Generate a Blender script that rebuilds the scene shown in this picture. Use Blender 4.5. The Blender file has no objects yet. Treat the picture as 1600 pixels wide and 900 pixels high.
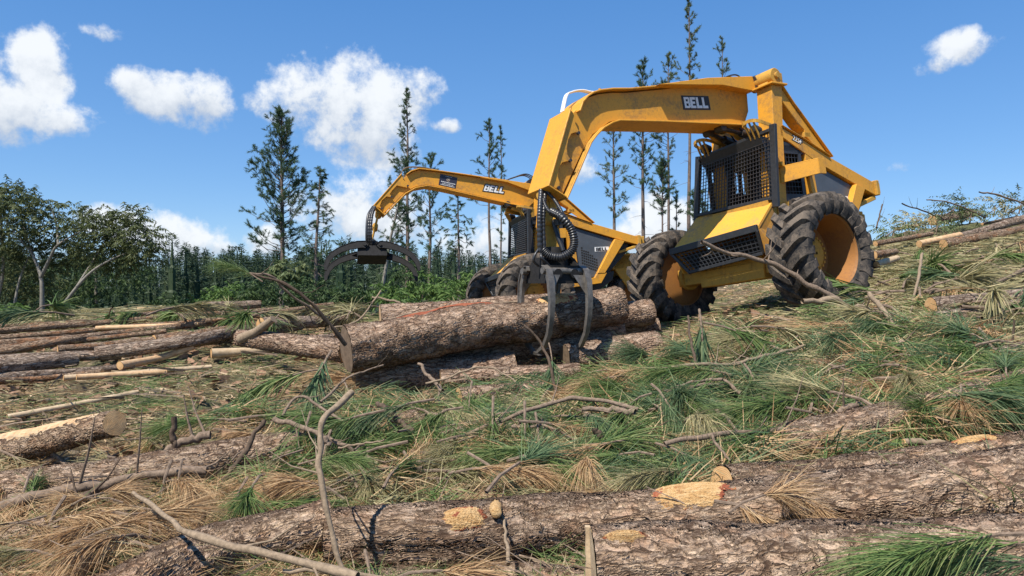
import bpy, math, random
import numpy as np
from mathutils import Vector, Matrix
R_=math.radians
C=bpy.context.scene.collection
rng=np.random.default_rng(7); random.seed(7)
EYE=1.6; F=1142.5
# ---------------------------------------------------------------- camera, sky, sun, exposure
cam=bpy.data.cameras.new('camera'); cam.lens=36*F/1600; cam.sensor_width=36; cam.clip_end=6000; cam.clip_start=.05
co=bpy.data.objects.new('camera',cam); co.location=(0,0,EYE); co.rotation_euler=(R_(90),0,0); C.objects.link(co)
sc=bpy.context.scene; sc.camera=co
sc.render.resolution_x=1024; sc.render.resolution_y=576
sc.view_settings.view_transform='Standard'; sc.view_settings.look='None'; sc.view_settings.gamma=1
sc.view_settings.exposure=0.52
sc.render.engine='CYCLES'
sc.cycles.max_bounces=5; sc.cycles.diffuse_bounces=3; sc.cycles.glossy_bounces=2; sc.cycles.transparent_max_bounces=4
sc.cycles.use_denoising=True
SUN_EL=57; sdir=Vector((-.62,-.78,0)).normalized()*math.cos(R_(SUN_EL)); sdir.z=math.sin(R_(SUN_EL))
sun=bpy.data.lights.new('sun','SUN'); sun.energy=5.0; sun.angle=R_(.53); sun.color=(1,.945,.84)
so=bpy.data.objects.new('sun',sun); so.rotation_euler=sdir.to_track_quat('Z','Y').to_euler(); so.location=(0,0,50); C.objects.link(so)
world=bpy.data.worlds.new('World'); sc.world=world; world.use_nodes=True
wn=world.node_tree; wn.nodes.clear()
def WN(t,**k):
    n=wn.nodes.new(t)
    for a,b in k.items(): setattr(n,a,b)
    return n
def wlink(a,b): wn.links.new(a,b)
def wm(op,a,b=None,c=None,clamp=False):
    n=WN('ShaderNodeMath',operation=op,use_clamp=clamp)
    for i,v in enumerate((a,b,c)):
        if v is None: continue
        if isinstance(v,(int,float)): n.inputs[i].default_value=v
        else: wlink(v,n.inputs[i])
    return n.outputs[0]
sky=WN('ShaderNodeTexSky',sky_type='NISHITA',sun_disc=False,sun_elevation=R_(SUN_EL),sun_rotation=math.atan2(sdir.x,sdir.y),altitude=1000,air_density=1.0,dust_density=.35,ozone_density=2.6)
geo=WN('ShaderNodeTexCoord'); sep=WN('ShaderNodeSeparateXYZ'); wlink(geo.outputs['Generated'],sep.inputs[0])
az=wm('ARCTAN2',sep.outputs[0],sep.outputs[1]); el=wm('ARCSINE',sep.outputs[2])
ns1=WN('ShaderNodeTexNoise'); ns1.inputs['Scale'].default_value=9; ns1.inputs['Detail'].default_value=9; ns1.inputs['Roughness'].default_value=.6
wlink(geo.outputs['Generated'],ns1.inputs['Vector'])
ns2=WN('ShaderNodeTexNoise'); ns2.inputs['Scale'].default_value=26; ns2.inputs['Detail'].default_value=7; ns2.inputs['Roughness'].default_value=.62
wlink(geo.outputs['Generated'],ns2.inputs['Vector'])
nz=wm('ADD',wm('MULTIPLY',wm('SUBTRACT',ns1.outputs[0],.5),1.7),wm('MULTIPLY',wm('SUBTRACT',ns2.outputs[0],.5),3.0))
CL=[ # az/el centre given as degrees read off the photo's view, radii in the same 1/1142 units, strength
 (20,175,62,42,1.05),(58,108,42,48,1.1),(95,190,50,24,.45),(-30,140,50,60,1.),
 (163,48,30,14,.12),(265,150,62,30,1.),(212,128,34,26,.9),(315,160,42,34,.95),
 (545,165,85,60,1.1),(480,150,62,44,.95),(590,150,62,44,.9),(655,140,42,28,.25),(560,215,68,40,.8),(415,160,40,22,.1),
 (703,197,24,11,.45),(225,355,60,28,.8),(280,375,60,30,.85),(340,388,42,12,.4),(150,340,60,20,.5),
 (540,330,75,50,.75),(610,345,60,40,.7),(565,298,45,22,.2),(770,375,60,32,.9),(730,385,40,26,.7),(820,365,40,22,.6),
 (1030,350,50,36,1.),(990,372,34,20,.8),(1505,72,52,24,.35),(1462,104,30,14,.1),(1408,258,42,14,-.05),(900,262,30,26,-.05),(420,375,40,20,.5)]
def blob(px,py,rx,ry,s):
    a=math.atan2(px-800,F); e=math.atan2(450-py,math.hypot(F,px-800)); k=math.cos(a)
    ra=rx/F*k*k*1.35; re=ry/F*k*1.35
    u=wm('MULTIPLY',wm('SUBTRACT',az,a),1/ra); v=wm('MULTIPLY',wm('SUBTRACT',el,e),1/re)
    q=wm('ADD',wm('MULTIPLY',u,u),wm('MULTIPLY',v,v))
    return wm('SUBTRACT',1+s*.55-.25,q), v
dens=None; ws=None; wv=None
for c in CL:
    b,v=blob(*c)
    w=wm('POWER',wm('MAXIMUM',wm('ADD',b,.9),0.),2.); q=wm('MULTIPLY',w,v)
    if dens is None: dens,ws,wv=b,w,q
    else: dens=wm('SMOOTH_MAX',dens,b,.35); ws=wm('ADD',ws,w); wv=wm('ADD',wv,q)
low=wm('DIVIDE',wv,wm('ADD',ws,.01))
d2=wm('ADD',dens,nz)
cov=WN('ShaderNodeMapRange',interpolation_type='SMOOTHSTEP'); wlink(d2,cov.inputs[0]); cov.inputs[1].default_value=.2; cov.inputs[2].default_value=1.15; cov.inputs[4].default_value=.95
# cloud body: greyer underneath, bright at the top and rims
shd=WN('ShaderNodeMapRange',interpolation_type='SMOOTHSTEP'); wlink(wm('ADD',low,wm('MULTIPLY',wm('SUBTRACT',ns2.outputs[0],.5),2.5)),shd.inputs[0]); shd.inputs[1].default_value=-.9; shd.inputs[2].default_value=.5
cc=WN('ShaderNodeMix',data_type='RGBA'); wlink(shd.outputs[0],cc.inputs[0]); cc.inputs[6].default_value=(3.3,3.7,4.3,1); cc.inputs[7].default_value=(5.6,5.8,6.0,1)
hs=WN('ShaderNodeHueSaturation'); hs.inputs['Saturation'].default_value=1.22; hs.inputs['Hue'].default_value=.503; hs.inputs['Value'].default_value=1.0; wlink(sky.outputs[0],hs.inputs['Color'])
gr_=WN('ShaderNodeMapRange'); wlink(el,gr_.inputs[0]); gr_.inputs[1].default_value=0; gr_.inputs[2].default_value=.42
bl_=WN('ShaderNodeMix',data_type='RGBA'); wlink(gr_.outputs[0],bl_.inputs[0]); bl_.inputs[6].default_value=(1.25,2.6,4.8,1); bl_.inputs[7].default_value=(.5,1.65,4.05,1)
sk_=WN('ShaderNodeMix',data_type='RGBA'); sk_.inputs[0].default_value=.6; wlink(hs.outputs[0],sk_.inputs[6]); wlink(bl_.outputs[2],sk_.inputs[7])
mx=WN('ShaderNodeMix',data_type='RGBA'); wlink(cov.outputs[0],mx.inputs[0]); wlink(sk_.outputs[2],mx.inputs[6]); wlink(cc.outputs[2],mx.inputs[7])
bg=WN('ShaderNodeBackground'); bg.inputs[1].default_value=.12; wlink(mx.outputs[2],bg.inputs[0])
wo=WN('ShaderNodeOutputWorld'); wlink(bg.outputs[0],wo.inputs[0])

# ---------------------------------------------------------------- materials
class Mat:
    def __init__(s,name,rough=.8,spec=.3):
        s.m=bpy.data.materials.new(name); s.m.use_nodes=True; s.t=s.m.node_tree; s.b=s.t.nodes['Principled BSDF']
        s.b.inputs['Roughness'].default_value=rough; s.b.inputs['Specular IOR Level'].default_value=spec; s.out=s.t.nodes['Material Output']
    def n(s,t,**k):
        n=s.t.nodes.new(t)
        for a,b in k.items(): setattr(n,a,b)
        return n
    def l(s,a,b): s.t.links.new(a,b)
    def coord(s,kind='Object',scale=(1,1,1)):
        tc=s.n('ShaderNodeTexCoord'); mp=s.n('ShaderNodeMapping'); mp.inputs['Scale'].default_value=scale; s.l(tc.outputs[kind],mp.inputs[0]); return mp.outputs[0]
    def noise(s,vec,scale,detail=5,rough=.6):
        n=s.n('ShaderNodeTexNoise'); n.inputs['Scale'].default_value=scale; n.inputs['Detail'].default_value=detail; n.inputs['Roughness'].default_value=rough
        if vec is not None: s.l(vec,n.inputs['Vector'])
        return n.outputs['Fac']
    def ramp(s,f,st,interp='LINEAR'):
        n=s.n('ShaderNodeValToRGB'); e=n.color_ramp.elements; n.color_ramp.interpolation=interp
        while len(e)<len(st): e.new(.5)
        for x,(p,c) in zip(e,st): x.position=p; x.color=(*c,1) if len(c)==3 else c
        s.l(f,n.inputs[0]); return n.outputs[0]
    def mix(s,f,a,b,bt='MIX'):
        n=s.n('ShaderNodeMix',data_type='RGBA',blend_type=bt)
        for i,v in ((0,f),(6,a),(7,b)):
            if isinstance(v,(int,float)): n.inputs[i].default_value=v
            elif isinstance(v,tuple): n.inputs[i].default_value=(*v,1)
            else: s.l(v,n.inputs[i])
        return n.outputs[2]
    def math(s,op,a,b=0.,c=None,clamp=False):
        n=s.n('ShaderNodeMath',operation=op,use_clamp=clamp)
        for i,v in enumerate((a,b,c)):
            if v is None: continue
            if isinstance(v,(int,float)): n.inputs[i].default_value=v
            else: s.l(v,n.inputs[i])
        return n.outputs[0]
    def sstep(s,f,a,b):
        n=s.n('ShaderNodeMapRange',interpolation_type='SMOOTHSTEP'); s.l(f,n.inputs[0]); n.inputs[1].default_value=a; n.inputs[2].default_value=b; return n.outputs[0]
    def col(s,c):
        if isinstance(c,tuple): s.b.inputs['Base Color'].default_value=(*c,1)
        else: s.l(c,s.b.inputs['Base Color'])
    def bump(s,h,strength=.5,dist=.01):
        n=s.n('ShaderNodeBump'); n.inputs['Strength'].default_value=strength; n.inputs['Distance'].default_value=dist; s.l(h,n.inputs['Height']); s.l(n.outputs[0],s.b.inputs['Normal'])

def bark_mat(name,disp,scale=1.,tint=(1,1,1),orange=0.):
    M=Mat(name,.92,.12)
    uv=M.coord('UV')
    def vadd(vec,sc,amp):
        n=M.n('ShaderNodeTexNoise'); n.inputs['Scale'].default_value=sc; n.inputs['Detail'].default_value=4; M.l(vec,n.inputs['Vector'])
        c=M.n('ShaderNodeVectorMath',operation='SUBTRACT'); M.l(n.outputs['Color'],c.inputs[0]); c.inputs[1].default_value=(.5,.5,.5)
        a=M.n('ShaderNodeVectorMath',operation='MULTIPLY_ADD'); M.l(c.outputs[0],a.inputs[0]); a.inputs[1].default_value=(amp,amp*.5,0); M.l(vec,a.inputs[2]); return a.outputs[0]
    w=vadd(vadd(uv,7*scale,.13/scale),30*scale,.045/scale)
    def mapped(v,sx,sy):
        mp=M.n('ShaderNodeMapping'); mp.inputs['Scale'].default_value=(sx*scale,sy*scale,1); M.l(v,mp.inputs[0]); return mp.outputs[0]
    def ridge(v,sx,sy,wd,off=0.):
        n=M.noise(mapped(v,sx,sy),1.,5,.55); return M.sstep(M.math('ABSOLUTE',M.math('SUBTRACT',n,.5+off)),0.,wd)
    r1=ridge(w,6.5,20,.05); r2=ridge(w,15,40,.07,.04); r3=ridge(uv,30,90,.1)
    ve=M.n('ShaderNodeTexVoronoi',feature='DISTANCE_TO_EDGE'); ve.inputs['Scale'].default_value=1; M.l(mapped(w,8,25),ve.inputs['Vector'])
    vf=M.n('ShaderNodeTexVoronoi',feature='F1'); vf.inputs['Scale'].default_value=1; M.l(mapped(w,19,48),vf.inputs['Vector'])
    e1=M.sstep(ve.outputs[0],0.,.12)
    big=M.sstep(M.noise(uv,3.5,4),.35,.62); fine=M.noise(uv,90,6,.75); mid=M.noise(mapped(uv,12,30),1.,6,.7)
    sp=M.n('ShaderNodeSeparateColor'); M.l(vf.outputs['Color'],sp.inputs[0]); flake=sp.outputs[0]
    crack=M.math('MULTIPLY',M.math('MULTIPLY',M.math('MULTIPLY_ADD',M.math('SUBTRACT',e1,1.),M.math('MULTIPLY_ADD',big,.5,.4),1.),M.math('MULTIPLY_ADD',r1,.8,.2)),M.math('MULTIPLY_ADD',r2,.5,.5))
    h=M.math('ADD',crack,M.math('ADD',M.math('MULTIPLY',flake,.22),M.math('MULTIPLY_ADD',mid,.55,M.math('MULTIPLY',fine,.35))))
    t=lambda c:tuple(a*b for a,b in zip(c,tint))
    f=M.math('ADD',M.math('MULTIPLY',mid,.65),M.math('MULTIPLY_ADD',flake,.22,M.math('MULTIPLY',fine,.3)))
    pl=M.ramp(f,[(.33,t((.2,.15,.115))),(.47,t((.34,.275,.225))),(.62,t((.46,.39,.33))),(.85,t((.6,.55,.48)))])
    pl=M.mix(M.math('MULTIPLY',M.sstep(M.noise(uv,6,5),.5,.7),.7),pl,t((.37,.25,.18)))
    pl=M.mix(M.math('MULTIPLY',M.sstep(M.noise(uv,21,6,.75),.62,.74),.8),pl,t((.46,.45,.4)))
    if orange: pl=M.mix(M.sstep(M.noise(M.coord('UV',(1,3,1)),3.5,5,.7),.66-orange*.3,.72-orange*.3),pl,(.5,.25,.13))
    pl=M.mix(M.math('MULTIPLY',M.math('SUBTRACT',1.,r3),.4),pl,t((.17,.12,.09)))
    M.col(M.mix(M.math('MULTIPLY',M.sstep(M.math('SUBTRACT',1.,crack),.42,1.),.95),pl,t((.05,.032,.023))))
    if disp:
        d=M.n('ShaderNodeDisplacement'); d.inputs['Midlevel'].default_value=1.; d.inputs['Scale'].default_value=disp; M.l(h,d.inputs['Height']); M.l(d.outputs[0],M.out.inputs['Displacement']); M.m.displacement_method='BOTH'
    else: M.bump(h,1.,.02)
    return M.m
def wood_mat(name,c1,c2,rings=False):
    M=Mat(name,.75,.2); v=M.coord('Object')
    n=M.noise(v,14,6,.65); M.col(M.ramp(n,[(.3,c1),(.7,c2)]))
    if rings:
        uv=M.coord('UV'); w=M.n('ShaderNodeTexWave',wave_type='RINGS',rings_direction='SPHERICAL'); w.inputs['Scale'].default_value=32; w.inputs['Distortion'].default_value=1.5; M.l(uv,w.inputs['Vector'])
        M.col(M.mix(M.math('MULTIPLY',w.outputs['Fac'],.55),M.ramp(n,[(.3,c1),(.7,c2)]),tuple(x*.5 for x in c1)))
    M.bump(n,.6,.01); return M.m
def leaf_mat(name,c1,c2,c3,trans=.25,patch=None):
    M=Mat(name,.6,.25)
    g=M.n('ShaderNodeNewGeometry'); f=g.outputs['Random Per Island']
    c=M.ramp(f,[(0,c1),(.5,c2),(1,c3)])
    if patch:
        c=M.mix(M.sstep(M.noise(M.coord('Object'),patch[0],3),.45,.6),c,patch[1])
    M.col(c)
    tr=M.n('ShaderNodeBsdfTranslucent'); M.l(c,tr.inputs[0]) if not isinstance(c,tuple) else None
    ms=M.n('ShaderNodeMixShader'); ms.inputs[0].default_value=trans; M.l(M.b.outputs[0],ms.inputs[1]); M.l(tr.outputs[0],ms.inputs[2]); M.l(ms.outputs[0],M.out.inputs['Surface'])
    return M.m
def paint_mat(name,c,dirt=(.2,.12,.06),amt=.8,rough=.42):
    M=Mat(name,rough,.4); v=M.coord('Object')
    n=M.noise(v,2.2,7,.65); n2=M.noise(v,19,6,.75)
    a=M.math('MULTIPLY',M.sstep(M.math('ADD',M.math('MULTIPLY',n,.6),M.math('MULTIPLY',n2,.5)),.5,.76),amt)
    base=M.ramp(M.noise(v,1.1,3),[(.3,tuple(x*.9 for x in c)),(.7,c)])
    col=M.mix(a,base,dirt)
    sp=M.sstep(M.noise(v,60,5,.7),.63,.67); col=M.mix(M.math('MULTIPLY',sp,.7),col,(.09,.045,.025))
    # runs of rust and grease down the panels
    st=M.sstep(M.noise(M.coord('Object',(9,9,.9)),2.4,4),.6,.78); col=M.mix(M.math('MULTIPLY',st,.28),col,(.24,.11,.04))
    M.col(col); r=M.n('ShaderNodeMapRange'); M.l(n2,r.inputs[0]); r.inputs[3].default_value=rough-.1; r.inputs[4].default_value=rough+.35; M.l(r.outputs[0],M.b.inputs['Roughness'])
    M.bump(n2,.12,.004); return M.m
def plain(name,c,rough=.6,spec=.4,metal=0,nscale=18,var=.35,bump=.2):
    M=Mat(name,rough,spec); v=M.coord('Object'); n=M.noise(v,nscale,6,.7)
    M.col(M.ramp(n,[(.3,tuple(x*(1-var) for x in c)),(.7,tuple(min(1,x*(1+var)) for x in c))])); M.b.inputs['Metallic'].default_value=metal; M.bump(n,bump,.006); return M.m
MT={}
MT['bark_near']=bark_mat('bark_near',.017,1.,(1.12,.98,.85))
MT['bark_pile']=bark_mat('bark_pile',.022,.75,(1.08,.93,.82),.06)
MT['bark']=bark_mat('bark',0,.8,(1.05,.95,.86))
MT['bark_thin']=bark_mat('bark_thin',0,1.6,(1.3,1.1,.9),.45)
MT['peeled']=wood_mat('peeled_wood',(.42,.24,.12),(.66,.46,.27))
MT['straw_wood']=wood_mat('straw_wood',(.36,.25,.15),(.56,.43,.28))
MT['cut']=wood_mat('cut_wood',(.62,.34,.14),(.78,.5,.25),True)
MT['dirty_end']=wood_mat('dirty_end',(.13,.09,.06),(.3,.21,.14),True)
def wound_mat():
    M=Mat('torn_wood',.7,.2); n=M.noise(M.coord('Object',(4,26,26)),2.5,8,.75); n2=M.noise(M.coord('Object'),9,5,.7)
    c=M.ramp(n,[(.3,(.36,.17,.06)),(.45,(.6,.36,.15)),(.6,(.74,.5,.25)),(.75,(.82,.62,.38))]); M.col(M.mix(M.sstep(n2,.52,.68),c,(.38,.16,.06))); M.bump(n,1.,.02); return M.m
MT['wound']=wound_mat()
MT['redbark']=wood_mat('red_inner_bark',(.2,.05,.025),(.34,.12,.06))
MT['twig']=plain('twig_bark',(.2,.145,.105),.9,.15,nscale=45,var=.5,bump=.8)
MT['twig_dark']=plain('twig_dark',(.1,.07,.05),.9,.15,nscale=45,var=.5,bump=.8)
MT['twig_pale']=plain('twig_pale',(.25,.185,.125),.85,.2,nscale=45,var=.4,bump=.6)
MT['trunk']=plain('pine_trunk',(.17,.13,.11),.9,.15,nscale=5,var=.4,bump=.8)
MT['pale_trunk']=plain('pale_trunk',(.22,.2,.17),.85,.2,nscale=6,var=.3,bump=.4)
MT['needle']=leaf_mat('green_needles',(.075,.135,.04),(.13,.2,.06),(.26,.29,.11),.3)
MT['needle_blue']=leaf_mat('bluegreen_needles',(.06,.115,.055),(.115,.18,.085),(.21,.25,.12),.3)
MT['needle_brown']=leaf_mat('brown_needles',(.32,.18,.085),(.46,.29,.15),(.6,.44,.25),.25)
MT['needle_olive']=leaf_mat('olive_needles',(.2,.19,.09),(.34,.3,.15),(.52,.44,.25),.3)
MT['crown']=leaf_mat('pine_crown',(.045,.085,.042),(.08,.13,.06),(.13,.175,.085),.3)
MT['crown_pale']=leaf_mat('pine_crown_pale',(.09,.12,.05),(.14,.18,.075),(.2,.22,.1),.3)
MT['broad']=leaf_mat('broad_leaves',(.045,.065,.02),(.08,.1,.035),(.14,.15,.06),.25)
MT['bush']=leaf_mat('bush_leaves',(.05,.095,.02),(.08,.145,.032),(.14,.21,.055),.25)
MT['bush_dark']=leaf_mat('dark_bush_leaves',(.025,.05,.018),(.045,.08,.025),(.08,.12,.04),.25)
MT['farwood']=leaf_mat('far_wood',(.024,.045,.024),(.04,.068,.034),(.066,.09,.042),.15)
MT['yellow']=paint_mat('yellow_paint',(.72,.33,.03))
MT['yellow_dirty']=paint_mat('dirty_yellow_paint',(.56,.3,.045),(.12,.07,.04),.8,.6)
MT['yellow_nose']=paint_mat('mud_filmed_yellow_paint',(.74,.36,.04),(.36,.2,.1),.95,.6)
MT['rim']=paint_mat('rusty_rim_paint',(.34,.145,.035),(.2,.09,.04),.8,.55)
MT['slate']=plain('slate_panel',(.075,.085,.1),.5,.4,nscale=6,var=.15,bump=.05)
MT['black']=plain('black_steel',(.028,.028,.03),.5,.5,nscale=20)
MT['matt_black']=plain('matt_black_steel',(.022,.021,.021),.8,.2,nscale=20)
MT['steel']=plain('worn_steel',(.15,.135,.12),.5,.5,.35,nscale=14,var=.45)
MT['dsteel']=plain('greasy_steel',(.055,.046,.042),.42,.6,.3,nscale=16,var=.5)
MT['hose']=plain('rubber_hose',(.022,.022,.024),.38,.6,nscale=30)
MT['inner_dark']=plain('dark_interior',(.02,.018,.016),.7,.3)
MT['white']=plain('white_vinyl',(.75,.75,.74),.5,.4,var=.06,bump=0)
MT['inkblack']=plain('black_vinyl',(.02,.02,.022),.5,.4,var=.1,bump=0)
MT['navy']=plain('navy_decal',(.03,.03,.05),.4,.4,var=.1,bump=0)
MT['gold']=plain('gold_ink',(.55,.42,.3),.5,.4,var=.1,bump=0)
def rubber():
    M=Mat('muddy_rubber',.85,.2); v=M.coord('Object'); n=M.noise(v,7,7,.7); n2=M.noise(v,40,5,.7)
    g=M.n('ShaderNodeAttribute',attribute_name='lug'); 
    mud=M.math('MULTIPLY',M.sstep(M.math('ADD',M.math('MULTIPLY',n,.7),M.math('MULTIPLY',n2,.35)),.42,.62),M.math('MULTIPLY_ADD',g.outputs['Fac'],.75,.2))
    M.col(M.mix(mud,(.03,.029,.029),(.165,.13,.1))); M.bump(n2,.4,.01); return M.m
MT['rubber']=rubber()
def ground_mat():
    M=Mat('forest_floor',.95,.1); v=M.coord('Object'); n=M.noise(v,.9,6,.65); n2=M.noise(v,14,7,.75); n3=M.noise(v,70,4,.7)
    c=M.ramp(n2,[(.28,(.045,.032,.022)),(.45,(.12,.085,.052)),(.58,(.28,.21,.13)),(.75,(.42,.33,.21))])
    c=M.mix(M.sstep(n,.44,.6),c,M.ramp(n2,[(.3,(.08,.085,.04)),(.7,(.2,.2,.1))]))
    # beyond the clearing the floor is dark undergrowth
    geo=M.n('ShaderNodeNewGeometry'); s=M.n('ShaderNodeSeparateXYZ'); M.l(geo.outputs['Position'],s.inputs[0])
    far=M.sstep(s.outputs[1],24.,34.); c=M.mix(far,c,(.035,.05,.02))
    M.col(c); M.bump(M.math('ADD',n2,M.math('MULTIPLY',n3,.5)),1.,.05); return M.m
MT['ground']=ground_mat()

# ---------------------------------------------------------------- helpers
def newobj(name,me,mats=(),parent=None,**props):
    for m in mats: me.materials.append(MT[m] if isinstance(m,str) else m)
    o=bpy.data.objects.new(name,me); C.objects.link(o)
    if parent is not None: o.parent=parent
    for k,v in props.items(): o[k]=v
    return o
def npmesh(name,V,Fc,mi=None,smooth=False,uv=None,sides=4):
    """V (n,3), Fc (m,sides)"""
    me=bpy.data.meshes.new(name); V=np.asarray(V,np.float32); Fc=np.asarray(Fc,np.int32)
    me.vertices.add(len(V)); me.vertices.foreach_set('co',V.ravel())
    m,s=Fc.shape; me.loops.add(m*s); me.loops.foreach_set('vertex_index',Fc.ravel())
    me.polygons.add(m); me.polygons.foreach_set('loop_start',np.arange(m,dtype=np.int32)*s); me.polygons.foreach_set('loop_total',np.full(m,s,np.int32))
    if mi is not None: me.polygons.foreach_set('material_index',np.asarray(mi,np.int32))
    me.polygons.foreach_set('use_smooth',np.full(m,smooth))
    if uv is not None:
        l=me.uv_layers.new(name='UVMap'); l.data.foreach_set('uv',np.asarray(uv,np.float32)[Fc.ravel()].ravel())
    me.update(calc_edges=True); return me
class MB:
    def __init__(s): s.v=[]; s.f=[]; s.m=[]; s.uv={}
    def add(s,vs,fs,m=0):
        o=len(s.v); s.v+= [tuple(v) for v in vs]; s.f+=[tuple(i+o for i in f) for f in fs]; s.m+=[m]*len(fs)
    def box(s,a,b,m=0):
        (x0,y0,z0),(x1,y1,z1)=a,b
        s.add([(x0,y0,z0),(x1,y0,z0),(x1,y1,z0),(x0,y1,z0),(x0,y0,z1),(x1,y0,z1),(x1,y1,z1),(x0,y1,z1)],[(3,2,1,0),(4,5,6,7),(0,1,5,4),(1,2,6,5),(2,3,7,6),(3,0,4,7)],m)
    def prism(s,pts,y0,y1,m=0,ax=1):
        n=len(pts)
        def P(p,y): return (p[0],y,p[1]) if ax==1 else ((y,p[0],p[1]) if ax==0 else (p[0],p[1],y))
        s.add([P(p,y0) for p in pts]+[P(p,y1) for p in pts],[tuple(range(n)),tuple(range(2*n-1,n-1,-1))]+[(i,(i+1)%n,n+(i+1)%n,n+i)[::-1] for i in range(n)],m)
    def strip(s,line,y0,y1,t,m=0):
        """plate following a polyline in xz, from y0 to y1, thickness t"""
        n=len(line); L=[Vector((p[0],p[1])) for p in line]; up=[]
        for i in range(n):
            d=(L[min(i+1,n-1)]-L[max(i-1,0)]).normalized(); up.append(Vector((-d.y,d.x))*t)
        vs=[]
        for i in range(n):
            a=L[i]; b=L[i]+up[i]
            vs+=[(a.x,y0,a.y),(a.x,y1,a.y),(b.x,y1,b.y),(b.x,y0,b.y)]
        fs=[(0,1,2,3),(4*n-1,4*n-2,4*n-3,4*n-4)]
        for i in range(n-1):
            for k in range(4): fs.append((4*i+k,4*i+4+k,4*i+4+(k+1)%4,4*i+(k+1)%4))
        s.add(vs,fs,m)
    def bar(s,a,b,w,h=None,m=0,up=(0,0,1)):
        a=Vector(a); b=Vector(b); d=(b-a).normalized(); h=h or w; u=Vector(up)
        if abs(d.dot(u))>.95: u=Vector((1,0,0))
        x=d.cross(u).normalized()*w/2; y=x.cross(d).normalized()*h/2
        s.add([a-x-y,a+x-y,a+x+y,a-x+y,b-x-y,b+x-y,b+x+y,b-x+y],[(0,1,2,3),(7,6,5,4),(4,5,1,0),(5,6,2,1),(6,7,3,2),(7,4,0,3)],m)
    def tube(s,pts,rad,n=10,m=0,cap=True):
        P=[Vector(p) for p in pts]; k=len(P); rad=rad if hasattr(rad,'__len__') else [rad]*k
        vs=[]; d0=(P[1]-P[0]).normalized(); u=d0.orthogonal().normalized()
        for i in range(k):
            d=(P[min(i+1,k-1)]-P[max(i-1,0)]).normalized(); u=(u-d*u.dot(d)).normalized(); w=d.cross(u)
            for j in range(n):
                a=2*math.pi*j/n; vs.append(P[i]+(u*math.cos(a)+w*math.sin(a))*rad[i])
        fs=[(i*n+j,i*n+(j+1)%n,(i+1)*n+(j+1)%n,(i+1)*n+j) for i in range(k-1) for j in range(n)]
        if cap: fs+=[tuple(range(n))[::-1],tuple((k-1)*n+j for j in range(n))]
        s.add(vs,fs,m)
    def lathe(s,prof,c=(0,0,0),n=48,m=0,axis=1):
        """prof list of (r,y); spins round the y axis"""
        vs=[]; k=len(prof)
        for r,y in prof:
            for j in range(n):
                a=2*math.pi*j/n; vs.append((c[0]+r*math.cos(a),c[1]+y,c[2]+r*math.sin(a)))
        s.add(vs,[(i*n+j,i*n+(j+1)%n,(i+1)*n+(j+1)%n,(i+1)*n+j) for i in range(k-1) for j in range(n)],m)
    def obj(s,name,mats,parent=None,smooth=None,bevel=0,fn=None,**props):
        me=bpy.data.meshes.new(name); vs=s.v if fn is None else [fn(v) for v in s.v]
        me.from_pydata(vs,[],s.f); me.polygons.foreach_set('material_index',s.m)
        if not isinstance(mats,(list,tuple)): mats=[mats]
        if smooth is not None:
            me.polygons.foreach_set('use_smooth',[True]*len(s.f)); me.update(); me.set_sharp_from_angle(angle=R_(smooth))
        me.update(); o=newobj(name,me,mats,parent,**props)
        if bevel:
            b=o.modifiers.new('b','BEVEL'); b.width=bevel; b.segments=1; b.limit_method='ANGLE'; b.angle_limit=R_(40)
        return o
def W(px,py,d): return Vector(((px-800)/F*d,d,EYE+(450-py)/F*d))
# value noise
_perm=rng.random((256,256))
def vnoise(x,y):
    xi=np.floor(x).astype(int); yi=np.floor(y).astype(int); fx=x-xi; fy=y-yi; fx=fx*fx*(3-2*fx); fy=fy*fy*(3-2*fy)
    g=lambda a,b:_perm[a&255,b&255]
    return (g(xi,yi)*(1-fx)+g(xi+1,yi)*fx)*(1-fy)+(g(xi,yi+1)*(1-fx)+g(xi+1,yi+1)*fx)*fy-.5
# ---------------------------------------------------------------- terrain
ctl=[]
for c,rows in {-500:[(3,-1.35),(6,-1.3),(10,-1.1),(15,-.8),(20,-.9),(24,-1.3)],
 0:[(3,-1.3),(6,-1.2),(10,-.95),(15,-.62),(17.5,-.72),(21,-1.3),(26,-2.2)],
 600:[(6,-1.2),(7.3,-1.24),(8.5,-1.28),(9.5,-1.16),(10.8,-.95)],
 950:[(8.5,-1.1),(9.6,-1.05)],
 400:[(3,-1.27),(6,-1.15),(8,-1.02),(10,-.85),(13,-.6),(16,-.52),(19,-.9),(24,-1.8)],
 800:[(2.4,-1.22),(6,-1.15),(8,-1.2),(9.5,-1.15),(12,-.78),(14,-.72),(16,-.93),(18,-.97),(22,-1.3),(27,-2.2)],
 1050:[(3,-1.2),(5,-1.05),(7,-.9),(9,-.78),(12,-.6),(15,-.5),(20,-.4)],
 1250:[(3,-1.13),(5,-.92),(7,-.65),(9,-.42),(10,-.33),(13,-.2),(17,.2)],
 1400:[(7,-.5),(9,-.2),(12,.25),(16,.95),(20,1.55)],
 1600:[(2.5,-1.1),(5,-.8),(7,-.5),(9,-.12),(12,.4),(16,1.15),(20,1.8),(24,1.9),(28,1.5)],
 2000:[(3,-1.1),(6,-.5),(10,.2),(16,1.6),(22,2.6),(28,2.4)]}.items():
    for d,z in rows: ctl.append(((c-800)/F*d,d,z))
for x,y,z in [(0,-3,-1.2),(-8,-3,-1.3),(8,-3,-1.1),(0,-10,-1.3),(-20,0,-1.5),(20,0,-.6),(25,-10,-.8),(-20,-12,-1.5)]: ctl.append((x,y,z))
ctl=np.array(ctl); _D=np.linalg.norm(ctl[:,None,:2]-ctl[None,:,:2],axis=2)
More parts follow.
